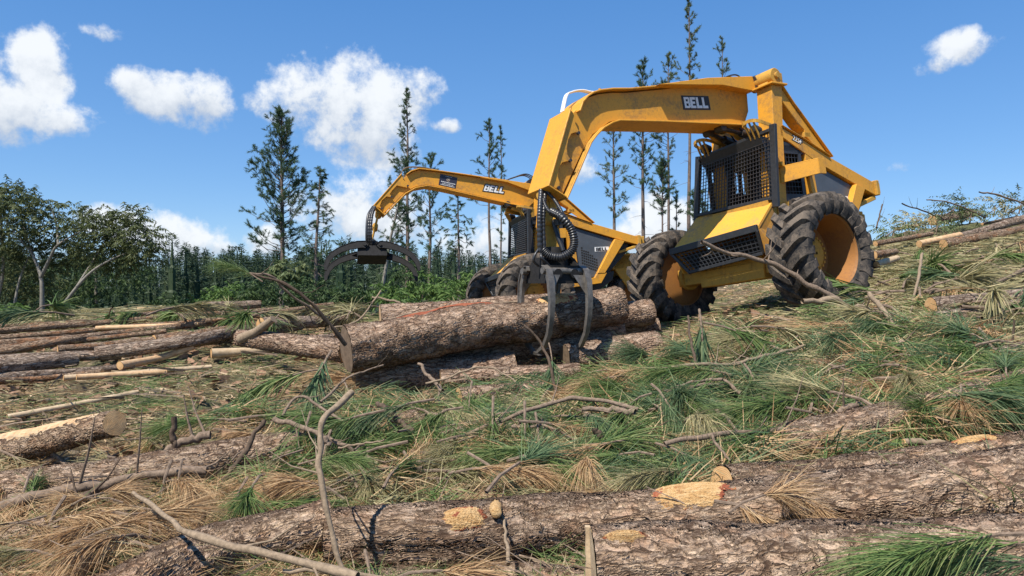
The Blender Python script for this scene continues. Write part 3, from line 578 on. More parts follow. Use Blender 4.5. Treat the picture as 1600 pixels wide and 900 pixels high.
ST=[
 ([(538,905,2.75),(515,830,2.8),(502,745,2.85),(500,700,2.9),(506,655,2.95),(550,616,3.1)],.0125,'tall crooked branch left of centre with an orange cut at its top','twig_pale',3,.013,'wound'),
 ([(206,768,3.4),(262,812,3.0),(300,832,2.85),(400,862,2.7),(560,903,2.55)],.009,'long bare branch lying down across the bottom left log','twig_pale',2,.018,None),
 ([(-20,792,3.9),(100,768,4.0),(200,748,4.1),(325,728,4.2)],.036,'thick grey branch lying across from the left edge','twig',4,.022,None),
 ([(382,428,6.4),(440,440,6.5),(490,478,6.6),(540,540,6.8)],.013,'long thin arching branch reaching up in front of the dark wood left of the pile','twig_dark',3,.02,None),
 ([(385,428,6.4),(425,433,6.5),(452,460,6.6),(500,492,6.8)],.01,'second arm of the arching branch left of the pile','twig',2,.012,None),
 ([(1097,379,8.3),(1150,397,8.5),(1212,416,8.6),(1260,443,8.6),(1306,468,8.6)],.026,'long grey branch leaning across the front of the near loader','twig',4,.036,None),
 ([(1038,695,4.1),(1110,682,4.2),(1225,670,4.4),(1290,658,4.5),(1325,634,4.6),(1345,632,4.7)],.017,'curved grey branch above the wounded log at right','twig',4,.02,None),
 ([(1050,572,6.0),(1150,567,6.2),(1200,556,6.4),(1258,541,6.6)],.018,'reddish straight branch in front of the sawn stub','twig_pale',2,.014,None),
 ([(1357,458,7.4),(1385,490,7.2),(1400,536,6.8)],.026,'pale bent branch standing below the near loader tyre','twig_pale',1,.03,None),
 ([(1342,585,6.0),(1378,556,6.1),(1411,534,6.2)],.02,'grey forked branch in the needles at right','twig',3,.016,None),
 ([(1253,470,8.0),(1300,468,8.1),(1345,482,8.1),(1362,490,8)],.04,'stout crooked branch at the foot of the near tyre','twig_pale',2,.03,None),
 ([(820,508,6.4),(845,535,6.4),(860,575,6.3),(872,628,6.2)],.011,'thin dark upright branch in front of the grapple','twig_dark',0,.013,None),
 ([(666,598,6.0),(700,590,6.0),(730,578,6.0),(770,575,6.0),(806,596,5.9)],.009,'thin pale arch of a twig under the pile','twig_pale',0,.006,None),
 ([(655,566,6.8),(672,590,6.7),(692,612,6.5)],.017,'short grey branch leaning at the left foot of the pile','twig',1,.02,None),
 ([(662,708,4.9),(740,674,4.9),(800,650,4.9),(870,626,5.),(912,622,5),(995,640,4.9)],.012,'long sweeping branch bending over the middle of the brush','twig',4,.017,None),
 ([(800,668,4.8),(850,666,4.7),(900,690,4.6),(942,713,4.5)],.01,'thin branch dipping right behind the wounded log','twig',2,.008,None),
 ([(722,697,5.2),(820,702,5.1),(945,706,5.0)],.022,'straight reddish pole lying behind the wounded log','twig_pale',1,.02,None),
 ([(590,628,5.4),(620,655,5.2),(648,676,5.1)],.02,'short dark crooked branch in the middle left brush','twig_dark',1,.024,None),
 ([(340,762,4.3),(375,715,4.4),(415,658,4.5)],.02,'leaning dark stick left of the half buried log','twig_dark',1,.015,None),
 ([(265,727,4.6),(270,690,4.6),(272,652,4.6)],.022,'upright broken brown stub near the long grey branch','twig_dark',0,.018,None),
 ([(232,727,4.7),(280,695,4.8),(325,680,4.85)],.024,'crooked limb with a yellow torn end left of centre','twig',2,.03,'wound'),
 ([(428,654,4.9),(480,668,4.8),(520,692,4.7),(580,714,4.7)],.02,'grey branch running behind the tall crooked branch','twig',4,.013,None),
 ([(-20,838,3.8),(65,826,3.9)],.026,'short brown stick at the left edge above the corner log','twig',0,.024,None),
 ([(95,805,3.8),(130,780,3.9),(150,762,4)],.026,'short dark broken limb under the long grey branch','twig_dark',2,.02,None),
 ([(1055,606,5.4),(1095,594,5.5),(1130,594,5.5),(1156,616,5.4)],.012,'small arched branch in the middle of the right brush','twig',1,.014,None),
 ([(1525,690,4.4),(1560,668,4.5),(1640,612,4.7)],.012,'thin dark branch slanting off the right edge above the logs','twig_dark',2,.012,None),
 ([(1416,691,4.2),(1480,692,4.2),(1556,696,4.1)],.025,'smooth branch with an orange cut lying on the rough back log','twig_pale',1,.012,'wound'),
 ([(1585,500,6.0),(1580,540,6.0),(1560,565,6.0),(1520,572,6)],.008,'thin dark loop of a twig at the right edge','twig_dark',1,.008,None),
 ([(910,636,4.9),(950,640,4.9),(992,643,4.8)],.018,'stubby dark branch end right of centre in the brush','twig',1,.02,None),
 ([(930,672,4.4),(942,688,4.4),(972,693,4.4)],.022,'knobbly short limb above the wounded log','twig_dark',1,.018,None),
 ([(60,610+70,5.0),(98,640+80,4.9),(135,735,4.8)],.014,'thin stick behind the debarked log','twig',1,.01,None),
 ([(75,735,4.5),(96,752,4.4)],.022,'short dark peg standing in the needles at left','twig_dark',0,.02,None),
 ([(310,830,3.5),(322,795,3.5)],.014,'short upright dark peg on the dead needle heap','twig_dark',0,.012,None),
 ([(500,682,4.4),(515,692,4.4)],.02,'tiny stub on the tall crooked branch','twig',0,.02,None),
 ([(530,700,3.6),(570,692,3.5),(600,688,3.4)],.005,'thin side shoot reaching right from the tall crooked branch','twig_pale',0,.004,None),
 ([(500,630,5.2),(545,590,5.4),(600,570,5.6)],.01,'thin twig crossing in front of the green bush by the pile','twig',2,.006,None),
 ([(440,650,5.0),(470,620,5.1),(540,660,5.0)],.012,'bent twig beside the grey branch in the middle left','twig',2,.01,None),
 ([(1110,680,4.0),(1125,700,3.95),(1140,722,3.9)],.009,'short fork hanging from the curved grey branch','twig',0,.007,None),
 ([(1075,495,6.4),(1080,540,6.2),(1096,600,6.0)],.012,'slender dark upright stem in front of the green tuft','twig_dark',1,.012,None),
 ([(1425,480,8.5),(1437,420,9.5),(1440,395,10)],.018,'pale upright stalk on the slope behind the tyre','twig_pale',0,.02,None),
 ([(1370,355,16),(1378,320,16.5)],.02,'dead upright twig on the skyline by the rear bumper','twig_dark',2,.015,None),
 ([(1410,318,17),(1455,335,17.5),(1480,350,18)],.018,'leaning bare twig on the skyline brush','twig_dark',3,.02,None),
 ([(1530,300,17),(1560,305,17.5),(1620,325,18)],.02,'long curved dead bough over the skyline at the right edge','twig',3,.025,None),
 ([(1448,312,17),(1490,318,17.5),(1540,340,18)],.016,'arching twig over the middle of the skyline brush','twig',3,.02,None),
 ([(1466,412,10.5),(1500,438,10),(1530,460,9.4)],.018,'brown stick slanting down the slope','twig',1,.02,None),
 ([(1570,395,12),(1540,412,11.6),(1520,425,11.4)],.018,'pale straight stick pointing up the slope','twig_pale',0,.022,None),
 ([(580,430+34,12),(615,470,12),(628,476,12)],.02,'bare stick in front of the bushes left of the grapple','twig_pale',0,.02,None),
 ([(595,455,11),(560,500,10.6),(520,512,10.4)],.014,'thin stem lying between the mottled log and the pile','twig_pale',1,.016,None),
 ([(598,500,8.6),(700,480,9.2),(860,470,9.9)],.016,'long thin peeled branch lying on top of the pile','twig_pale',1,.012,None),
 ([(795,885,2.9),(790,840,3.1),(783,800,3.25)],.009,'thin grey twig standing in front of the wounded log','twig_pale',0,.005,None),
 ([(600,890,3.2),(570,850,3.3),(556,848,3.35)],.011,'bent grey twig above the green tuft at the bottom','twig',1,.012,None),
 ([(660,890,3.2),(690,862,3.25),(700,850,3.3)],.008,'short pale twig against the split in the front logs','twig_pale',0,.008,None),
 ([(440,892,2.8),(540,894,2.8),(640,915,2.8)],.008,'slim bare twig along the bottom edge','twig_pale',0,.008,None),
]
for p,r,lab,m,tips,r1,cut in ST: stick(p,r,lab,m,tips,r1,cut=cut)
def stake(x,y0,y1,d,w,label,mat='straw_wood'):
    mb=MB(); a=W(x,y0,d); b=W(x-3,y1,d); n=7
    for i in range(n):
        t=i/(n-1); c=a*(1-t)+b*t; ww=w*(1-.35*t)*(1+.15*math.sin(i*2.3))
        mb.v+=[(c.x-ww,c.y-.012,c.z),(c.x+ww,c.y-.02,c.z+.01*(i%2)),(c.x+ww,c.y+.012,c.z),(c.x-ww,c.y+.012,c.z)]
    for i in range(n-1):
        for k in range(4): mb.f.append((4*i+k,4*i+4+k,4*i+4+(k+1)%4,4*i+(k+1)%4)[::-1]); mb.m.append(0)
    mb.f+=[(0,1,2,3),(4*n-1,4*n-2,4*n-3,4*n-4)]; mb.m+=[0,0]
    mb.obj('wood_splinter',mat,label=label,category='splinter')
stake(922,905,822,2.72,.016,'upright light splinter at the sawn end of the nearest log')
stake(546,882,826,3.3,.014,'upright orange splinter in the gap between the front logs','peeled')

# ---------------------------------------------------------------- needle sprays
def spray_mesh(name,n,ln,tw,width,kind,seed):
    """a shoot along +x carrying long drooping needles"""
    r=np.random.default_rng(seed)
    t=r.random(n)**.7
    if kind=='tuft': t=.55+.45*t
    x=t*tw; P=np.c_[x,np.zeros(n),.05*tw*np.sin(x/tw*3)]+r.normal(size=(n,3))*.004
    phi=r.random(n)*2*np.pi; sp=r.uniform(.18,.75,n)*(1.15 if kind=='tuft' else .8)
    D=unit(np.c_[np.cos(sp),np.sin(sp)*np.cos(phi),np.sin(sp)*np.sin(phi)])
    V,Fc=blades(P,D,ln*r.uniform(.6,1.1,n),width,r.uniform(.25,1.1,n)*(1.9 if kind=='hang' else .8),3)
    tV,tF=tube_np([(-.35*tw,0,-.03),(0,0,0),(tw*.5,0,.05*tw),(tw,0,0)],[.007,.006,.005,.003],6)
    V2,F2,m=cat([(V,Fc,0),(tV,tF,1)]); return V2,F2,m
SP={}
def get_spray(col,kind,k,far):
    key=(col,kind,k,far)
    if key not in SP:
        n={'tuft':330,'hang':300,'brush':360}[kind]
        if far: n=n//3
        V,Fc,m=spray_mesh('spray',n,.24,.2 if kind!='brush' else .34,.0031*(3.0 if far else 1),kind,hash((kind,k))%1000+k*17)
        SP[key]=npmesh('needle_spray',V,Fc,m); SP[key].materials.append(MT[col]); SP[key].materials.append(MT['twig'])
    return SP[key]
def spray(p,ang,el,s,col,kind,label,k=0,far=False,group='pine shoots on the slash'):
    o=bpy.data.objects.new('pine_shoot',get_spray(col,kind,k,far)); C.objects.link(o); o.location=p
    o.rotation_euler=(0,-R_(el),R_(ang)); o.scale=(s,s,s); o['label']=label; o['category']='pine shoot'; o['group']=group
    return o
# px, py, distance, heading (0 = to the right, 90 = away, -90 = to the viewer), elevation, size, colour, kind, label
g_,b_,o_,bl='needle','needle_brown','needle_olive','needle_blue'
SPR=[
 (1150,788,3.0,-25,-25,1.15,b_,'hang','brown needle tuft hanging down over the long wounded log'),
 (1160,785,3.0,20,5,1.,b_,'tuft','dead needles spreading right along the long log under the wound'),
 (1245,775,3.05,-20,-30,.9,b_,'hang','dead needles hanging to the right of the brown tuft on the long log'),
 (1440,810,2.7,170,-20,1.1,b_,'tuft','dead brown shoot pointing left in the bottom right'),
 (1600,850,2.35,178,-6,1.25,g_,'brush','big green shoot in the bottom right corner pointing left'),
 (1560,835,2.3,185,-14,1.2,g_,'brush','second big green shoot crossing the bottom right corner'),
 (1640,880,2.3,170,-8,1.1,bl,'brush','bluish green needles at the very bottom right corner'),
 (1000,706,4.05,150,-18,1.1,g_,'tuft','bright green tuft with a brown bud above the wounded log'),
 (1050,700,4.1,-60,-15,1.1,bl,'brush','dark green tuft under the curved branch right of the bright one'),
 (1130,690,4.3,200,-20,1.3,o_,'brush','olive green shoot under the curved grey branch'),
 (1200,700,4.4,-30,-20,1.2,g_,'brush','green shoot at the foot of the curved grey branch'),
 (1030,610,5.0,-70,-40,1.4,bl,'hang','bluish tuft hanging in the middle of the right brush'),
 (1000,620,5.0,200,-35,1.2,g_,'hang','green tuft hanging left of the bluish one'),
 (1172,580,5.5,-80,-50,1.35,g_,'hang','yellow green tuft hanging in front of the sawn stub'),
 (1300,575,5.6,200,-30,1.6,o_,'hang','wide olive tuft right of the sawn stub'),
 (1330,580,5.6,-20,-30,1.4,g_,'brush','green brush right of the wide olive tuft'),
 (1450,620,5.0,-10,-20,1.6,g_,'brush','large dark green brush above the log at right'),
 (1420,640,4.9,190,-20,1.3,bl,'brush','bluish brush to the left of the large dark green one'),
 (1540,525,6.2,-95,-55,1.6,g_,'hang','tall green tuft hanging near the right edge'),
 (1500,540,6.2,210,-40,1.4,o_,'hang','olive needles left of the tall tuft near the right edge'),
 (1095,500,6.6,-95,-70,1.7,bl,'hang','dark green upright tuft right of the pile behind the slender stem'),
 (1130,510,6.8,0,-25,1.6,g_,'brush','green brush spreading right of the dark upright tuft'),
 (1200,510,7.2,10,-15,1.5,o_,'brush','olive brush below the axle of the near loader'),
 (1010,575,6.2,170,-15,1.5,b_,'brush','orange brown needles right of the pile foot'),
 (950,590,6.2,190,-20,1.3,b_,'brush','brown dead needles on the grey split log'),
 (1250,620,5.2,-60,-30,1.4,b_,'hang','dead brown needles hanging in the right brush'),
 (1390,600,5.3,-100,-30,1.3,b_,'hang','brown tuft between the olive and dark green brushes'),
 (860,545,7.6,-80,-60,1.2,bl,'tuft','small green fan at the foot of the pile beneath the grapple'),
 (930,580,7.0,190,-20,1.2,g_,'brush','green brush just right of the fan beneath the grapple'),
 (735,610,5.6,-95,-60,1.3,g_,'hang','light green tuft in front of the pile centre'),
 (700,640,5.2,190,-30,1.4,g_,'hang','green needles below the light tuft in the middle'),
 (640,630,5.2,200,-20,1.5,bl,'brush','green shoot left of the middle below the pile'),
 (560,650,4.9,190,-25,1.4,g_,'brush','green shoot behind the tall crooked branch'),
 (590,700,4.4,185,-25,1.5,g_,'brush','spreading green shoot right of the tall crooked branch'),
 (640,720,4.3,-60,-45,1.3,b_,'hang','brown needles drooping at the centre of the brush'),
 (620,740,4.2,170,-30,1.3,g_,'brush','low green shoot behind the left front log'),
 (770,640,4.8,-90,-65,1.5,g_,'hang','upright hanging green strands in the middle'),
 (820,650,4.7,-90,-70,1.5,g_,'hang','second curtain of green strands in the middle'),
 (840,665,4.6,-80,-70,1.3,o_,'hang','olive strands hanging beside the green curtain'),
 (850,660,4.6,20,-20,1.4,b_,'brush','brown brush behind the hanging strands'),
 (400,650,5.1,20,-8,1.5,g_,'brush','bright green shoot fanning left of the tall crooked branch'),
 (350,655,5.1,180,-8,1.3,g_,'brush','green shoot fanning left towards the yellow torn limb'),
 (258,745,4.05,-95,-75,1.3,bl,'hang','dark green tuft hanging under the long grey branch'),
 (280,742,4.05,-80,-75,1.2,g_,'hang','green needles hanging beside the dark tuft under the grey branch'),
 (70,680,5.6,-95,-65,1.3,o_,'hang','olive tuft hanging over the debarked log'),
 (40,700,5.5,-110,-60,1.1,b_,'hang','brown strands on the debarked log at left'),
 (85,800,3.55,-95,-60,1.25,b_,'hang','orange brown tuft hanging in the bottom left'),
 (120,830,3.4,-20,-15,1.4,b_,'brush','heap of dead needles in the bottom left'),
 (210,850,3.4,10,-15,1.5,b_,'brush','dead needles spread over the bottom left log'),
 (180,800,3.7,160,-10,1.4,b_,'brush','brown shoot on the dead needle heap'),
 (375,765,3.9,-100,-55,1.2,b_,'hang','brown tuft hanging left of the front left log'),
 (400,790,3.75,-5,0,1.,g_,'brush','small green spray lying on top of the left front log'),
 (575,880,2.9,-70,-40,1.1,g_,'hang','green tuft at the bottom edge by the orange splinter'),
 (640,895,2.8,10,-5,1.1,b_,'tuft','dead needles along the bottom edge in the middle'),
 (70,880,3.1,5,-4,1.2,o_,'brush','olive needles lying in the bottom left corner'),
 (510,560,7.3,-90,-30,1.8,bl,'brush','dark green shoots under the left end of the pile'),
 (480,580,7.3,200,-20,1.6,g_,'brush','green shoots left of the pile foot'),
 (540,600,6.8,-60,-40,1.4,o_,'hang','olive shoots in front of the left pile end'),
 (430,498,10.5,-100,-50,1.6,g_,'hang','green tuft hanging on the mottled log'),
 (395,430,6.3,175,18,.85,g_,'brush','green needles at the tip of the arching branch against the wood'),
 (1000,770,3.6,190,0,.7,b_,'brush','dead needles behind the pale wound'),
 (960,690,4.3,200,-15,1.3,b_,'brush','russet needles left of the bright green tuft'),
 (690,735,4.3,10,-15,1.5,o_,'brush','olive shoot lying above the front logs in the middle'),
 (480,660,4.9,-90,-60,1.3,b_,'hang','brown strands hanging from the half buried log'),
 (510,690,4.6,-100,-65,1.2,o_,'hang','straw coloured strands under the tall crooked branch'),
]
for i,(px,py,d,an,el_,s,col,kind,lab) in enumerate(SPR):
    spray(Wc(px,py,d,.04),an,el_,s,col,kind,lab,i%3,d>6.5)
# scattered shoots that fill the brush, each dropped on the ground
def scatter_sprays(n,box,dlim,cols,lab,group,smin=.9,smax=1.8,far=False,hgt=.12):
    for i in range(n):
        px=rng.uniform(box[0],box[2]); py=rng.uniform(box[1],box[3]); p=G(px,py,hgt*rng.uniform(.7,2.))
        if not dlim[0]<p.y<dlim[1]: continue
        col=cols[rng.integers(len(cols))]
        o=spray(p,rng.uniform(0,360),rng.uniform(-32,14),rng.uniform(smin,smax),col,['brush','hang','tuft'][rng.integers(3)],lab[col],int(rng.integers(3)),far,group[col])
cn={g_:'green',b_:'dead brown',o_:'olive',bl:'dark green'}
def labs(where): return {c:f'{cn[c]} pine shoot {where}' for c in cn},{c:f'{cn[c]} shoots {where}' for c in cn}
l,g=labs('in the brush right of the pile'); scatter_sprays(74,(1000,480,1600,660),(3.5,11),[g_,g_,b_,bl,bl,o_],l,g,1.1,2.0)
l,g=labs('in the brush between the pile and the front logs'); scatter_sprays(66,(520,600,1100,760),(3.5,9),[g_,bl,g_,bl,b_,o_],l,g,1.1,1.9)
l,g=labs('on the ground at the lower left'); scatter_sprays(40,(0,640,520,880),(3,8),[b_,b_,o_,g_,b_],l,g,.8,1.4)
l,g=labs('on the slope right of the near loader'); scatter_sprays(60,(1370,380,1600,500),(7,20),[g_,o_,bl,o_,b_],l,g,1.4,2.6,True)
l,g=labs('along the crest left of the far loader'); scatter_sprays(26,(60,478,740,492),(9,21),[o_,g_,bl,o_],l,g,1.6,2.8,True,.2)

# ---------------------------------------------------------------- litter (nobody could count it)
def litter(name,n,ncl,col,length,w0,label,box=(-46,44),dr=(1.6,20),lift=.07,droop=.6,elr=(-.1,.55),mask=None,pw=1.,seed=0,spread=.9):
    r=np.random.default_rng(seed); a=np.radians(r.uniform(box[0],box[1],ncl)); d=dr[0]*(dr[1]/dr[0])**(r.random(ncl)**pw)
    cx=np.sin(a)*d/np.cos(a)*np.cos(a); cy=d*np.cos(a)
    if mask is not None:
        k=mask(cx,cy)>r.random(ncl); cx,cy,d=cx[k],cy[k],d[k]
    m=len(cx); j=np.repeat(np.arange(m),n); N=len(j)
    sp=.02+.012*d[j]; x=cx[j]+r.normal(size=N)*sp; y=cy[j]+r.normal(size=N)*sp
    z=H(x,y)+lift*r.random(N)
    th=(r.random(m)*2*np.pi)[j]+r.normal(size=N)*spread; e=r.uniform(elr[0],elr[1],N)
    D=np.c_[np.cos(th)*np.cos(e),np.sin(th)*np.cos(e),np.sin(e)]
    e=e*np.clip(1.15-d[j]*.06,.25,1); D[:,2]=np.sin(e); D=unit(D); L=length*r.uniform(.5,1.2,N)*(1+.02*d[j]); V,Fc=blades(np.c_[x,y,z],D,L,w0*(1+.42*d[j]),droop*r.random(N),2)
    return newobj(name,npmesh(name,V,Fc),[col],kind='stuff',label=label)
pat=lambda x,y:np.clip(.5+2.2*vnoise(x*.8+31,y*.8),0,1)
mid=lambda x,y:np.clip(1.25-np.hypot((x-2.0)/4.2,(y-6.0)/3.2),0,1)*np.clip(.45+2.6*vnoise(x*1.9+3,y*1.9),0,1)
litter('dead_needle_litter',30,3700,'needle_brown',.16,.0014,'brown fallen needles covering the ground',mask=lambda x,y:.9-.6*pat(x,y),seed=1)
litter('olive_needle_litter',30,2900,'needle_olive',.17,.0014,'olive and straw coloured needles matted over the ground',seed=2,mask=lambda x,y:1-.55*mid(x,y))
litter('green_needle_litter',34,2400,'needle',.18,.0014,'green needles strewn over the ground',mask=lambda x,y:pat(x,y),seed=3,lift=.1)
for nm,cl,col,sd,lab in (('green_bough_heap',900,'needle',21,'thick green needles of cut boughs heaped in the middle and right'),('dark_bough_heap',500,'needle_blue',22,'dark green needles of cut boughs heaped in the middle and right'),('dead_bough_heap',520,'needle_brown',23,'orange brown dead needles heaped in the middle and right'),('olive_bough_heap',320,'needle_olive',24,'olive needles heaped in the middle and right')):
    litter(nm,120,cl,col,.26,.0027,lab,box=(-20,42),dr=(3.6,11),mask=mid,lift=.17,elr=(-.4,.9),droop=1.1,seed=sd,spread=.35)
litter('dead_heap',110,150,'needle_brown',.22,.0015,'heap of orange brown dead needles at the lower left',box=(-36,-14),dr=(2.6,4.6),lift=.1,elr=(-.2,.8),droop=1.1,seed=31,spread=.5)
litter('twig_litter',2,3600,'twig_pale',.24,.0035,'small broken twigs and bark chips on the ground',droop=.15,elr=(-.05,.5),seed=4,lift=.06)
litter('stick_litter',1,760,'twig',.5,.006,'loose thin sticks scattered through the brush',box=(-40,40),dr=(2.2,13),droop=.25,elr=(-.05,.45),seed=14,lift=.1)
MT['chip']=plain('bark_chip',(.25,.15,.095),.9,.15,nscale=30,var=.5,bump=.5)
litter('bark_chip_litter',2,3200,'chip',.1,.022,'flakes of reddish brown bark lying on the ground',droop=.3,elr=(-.1,.4),seed=15,lift=.06,dr=(1.6,13))
litter('straw_litter',3,5200,'straw_wood',.1,.004,'splinters and wood chips on the ground',droop=0,elr=(-.05,.25),seed=5,lift=.05)
litter('crest_brush',46,260,'needle_olive',.34,.003,'low tangle of cut foliage along the crest',box=(-38,-2),dr=(14.5,19),lift=.1,elr=(0,.6),seed=6)
litter('slope_brush',46,700,'needle_olive',.34,.0028,'tangle of cut foliage on the right hand slope',box=(22,42),dr=(8,19.5),lift=.08,elr=(-.1,.55),seed=7)

# ---------------------------------------------------------------- pines
def pine(px,top,d,cb,rad_px,dens,label,mat='crown',lean=0,trunkmat='trunk',tr=.16,seed=0,droop=0.,group='tall thin pines behind the clearing',full=None):
    r=np.random.default_rng(seed+100); x0=(px-800)/F*d; base=Hs(x0,d)-.3; ztop=EYE+(450-top)/F*d; zc=EYE+(450-cb)/F*d; Ht=ztop-base; rad=rad_px/F*d
    root=bpy.data.objects.new('pine_tree',None); C.objects.link(root); root.location=(x0,d,base); root['label']=label; root['category']='pine tree'; root['group']=group
    k=26; t=np.linspace(0,1,k); lx=lean/F*d*(t-(zc-base)/Ht)
    wob=.12*vnoise(t*5+seed,t*0); P=np.c_[lx+wob,wob*.5,t*Ht]
    tv,tf=tube_np(P,tr*(1.02-t)**.8+.015,7)
    parts=[(tv,tf,0)]
    for i in range(int(14)):   # dead stubs below the crown
        h=r.uniform(.25,max(.3,(zc-base)/Ht)); a=r.random()*6.28; L=r.uniform(.3,1.3); p=np.array([np.interp(h,t,P[:,0]),0,h*Ht]); dd=np.array([np.cos(a),np.sin(a),r.uniform(-.3,.3)])
        parts.append((*tube_np([p,p+dd*L*.5,p+dd*L+[0,0,-.12]],[.022,.014,.006],4),0))
    V,Fc,m=cat(parts); newobj('trunk',npmesh('trunk',V,Fc,smooth=True),[trunkmat],root)
    bp=[];tp=[];td=[]
    hc=zc-base; nb=int(dens*1.35*34); la=r.random(8)
    for i in range(nb):
        u=(i+r.random())/nb; z=hc+(Ht-hc)*u**.92; prof=(1-u)**.7*(.6+.4*min(1,u*4))*rad*r.uniform(.5,1.45)+.2
        a=r.random()*6.283; prof*=.45+.9*la[int(u*7.99+a)%8]
        if r.random()<.2*(1-u): prof*=.5
        el_=r.uniform(.05,.6)+.5*u-droop; dd=np.array([math.cos(a)*math.cos(el_),math.sin(a)*math.cos(el_),math.sin(el_)])
        p=np.array([np.interp(z/Ht,t,P[:,0]),np.interp(z/Ht,t,P[:,1]),z]); q=p+dd*prof; q[2]+=.12*prof; mid=p+dd*prof*.5-np.array([0,0,.06*prof])
        bp.append((*tube_np([p,mid,q],[.03,.02,.01],4),0))
        nt=max(3,int(prof*5.5))
        for s in range(nt):
            f=1-.5*r.random()**1.6; c=p*(1-f)+q*f if f>.5 else p*(1-f)+mid*f
            off=unit(dd+r.normal(size=3)*.7+[0,0,.35-droop]); c2=c+off*r.uniform(.05,.45)*min(1,prof)
            tp.append(c2); td.append(off)
    for s in range(5): tp.append(P[-1]-[0,0,.25*s]); td.append(np.array([0,0,1.])+r.normal(size=3)*.3)
    tp=np.array(tp); td=unit(np.array(td)); n=56; j=np.repeat(np.arange(len(tp)),n)
    back=r.uniform(-.2,.14,len(j))[:,None]
    D=unit(td[j]*.8+[0,0,.25-.5*droop]+r.normal(size=(len(j),3))*.75); Pn=tp[j]+td[j]*back
    V,Fc=blades(Pn,D,r.uniform(.09,.21,len(j)),.011+.0002*d,.25+droop,1)
    V,Fc,m=cat([(V,Fc,1)]+bp); newobj('crown',npmesh('crown',V,Fc,m),['trunk',mat],root)
    return root
PN=[(440,176,48,405,46,3.6,'dense cone shaped pine standing alone above the dark wood',dict(tr=.2)),
 (493,262,46,425,20,1.4,'ragged drooping pine right of the dense cone shaped one',dict(droop=.5,lean=14)),
 (636,142,60,395,30,1.7,'tallest pine left of the far loader, its boom crossing the trunk',dict(tr=.2)),
 (606,250,50,400,30,1.2,'pale leaning pine right behind the open grapple',dict(lean=60,trunkmat='pale_trunk')),
 (672,243,56,400,30,1.2,'open crowned pine behind the middle of the far boom',{}),
 (716,305,52,400,24,.8,'small scraggly pine with drooping tufts behind the far boom',dict(droop=.6)),
 (765,190,60,330,26,1.0,'tufted pine rising above the white letters of the far boom',{}),
 (783,200,64,400,12,.6,'very thin pine close behind the tufted one',dict(tr=.1)),
 (959,165,52,350,26,.9,'sparse pine seen under the raised near boom, leftmost of those',dict(mat='crown_pale')),
 (1005,97,56,300,32,1.5,'dark topped pine whose tip shows above the near boom',dict(tr=.2)),
 (1044,84,62,260,26,1.2,'pine between the dark topped one and the tallest one',dict(mat='crown_pale')),
 (1077,-2,60,200,24,1.3,'tallest pine, reaching the top of the photo',dict(mat='crown_pale',tr=.2)),
 (1128,62,66,250,26,.8,'wispy pale green pine nearest the mast of the near loader',dict(mat='crown_pale')),
 (1036,256,48,335,20,1.3,'short bushy pine beneath the near boom',dict(tr=.1)),
 (1092,300,52,365,16,1.2,'small bushy pine beside the cab of the near loader',dict(tr=.08)),
 (1056,300,60,420,14,.5,'bare thin stem beneath the near boom',dict(tr=.1))]
for i,(px,top,d,cb,rp,de,lab,kw) in enumerate(PN): pine(px,top,d,cb,rp,de,lab,seed=i*13+5,**kw)

# far wood: one dark mass of pines on the low ground
def far_wood():
    r=np.random.default_rng(5); Vs=[];Fs=[];o=0; parts=[]
    N=900
    a=np.radians(r.uniform(-48,24,N)); d=r.uniform(88,215,N)**1.0; x=d*np.tan(a); y=d
    d2=np.hypot(x,y); zb=H(x,y)
    topz=EYE+(450-(400-np.clip((x/y*F)+800,0,1100)*.0+8*vnoise(a*40,a*0)*2))/F*y
    ht=np.clip(topz-zb+r.normal(size=N)*1.2,9,32)
    k=np.arange(N); n=460
    j=np.repeat(k,n); u=r.random(len(j))**.8; R=(1-u)**.7*(1.9+.5*r.random(N))[j]*np.sqrt(r.uniform(.3,1.15,len(j)))
    th=r.random(len(j))*6.283; P=np.c_[x[j]+R*np.cos(th),y[j]+R*np.sin(th),zb[j]+ht[j]*(.25+.75*u)]
    D=unit(np.c_[np.cos(th),np.sin(th),r.uniform(-.1,1.1,len(j))]); V,Fc=blades(P,D,r.uniform(.3,.65,len(j)),.12,.2,1)
    parts.append((V,Fc,0))
    for i in range(0,N):
        cr=1.35*r.uniform(.8,1.2); cz=[zb[i]+ht[i]*q for q in (.2,.34,.36,.52,.54,.72,.74,.97)]; parts.append((*tube_np([(x[i],y[i],z_) for z_ in cz],np.array([.3,.6,.4,.5,.35,.38,.22,.03])*cr,7),0))
        if d[i]<130: parts.append((*tube_np([(x[i],y[i],zb[i]-.5),(x[i],y[i],zb[i]+ht[i]*.97)],[.2,.03],4),1))
    V,Fc,m=cat(parts); newobj('far_wood',npmesh('far_wood',V,Fc,m),['farwood','trunk'],kind='stuff',label='dark pine wood beyond the clearing')
far_wood()

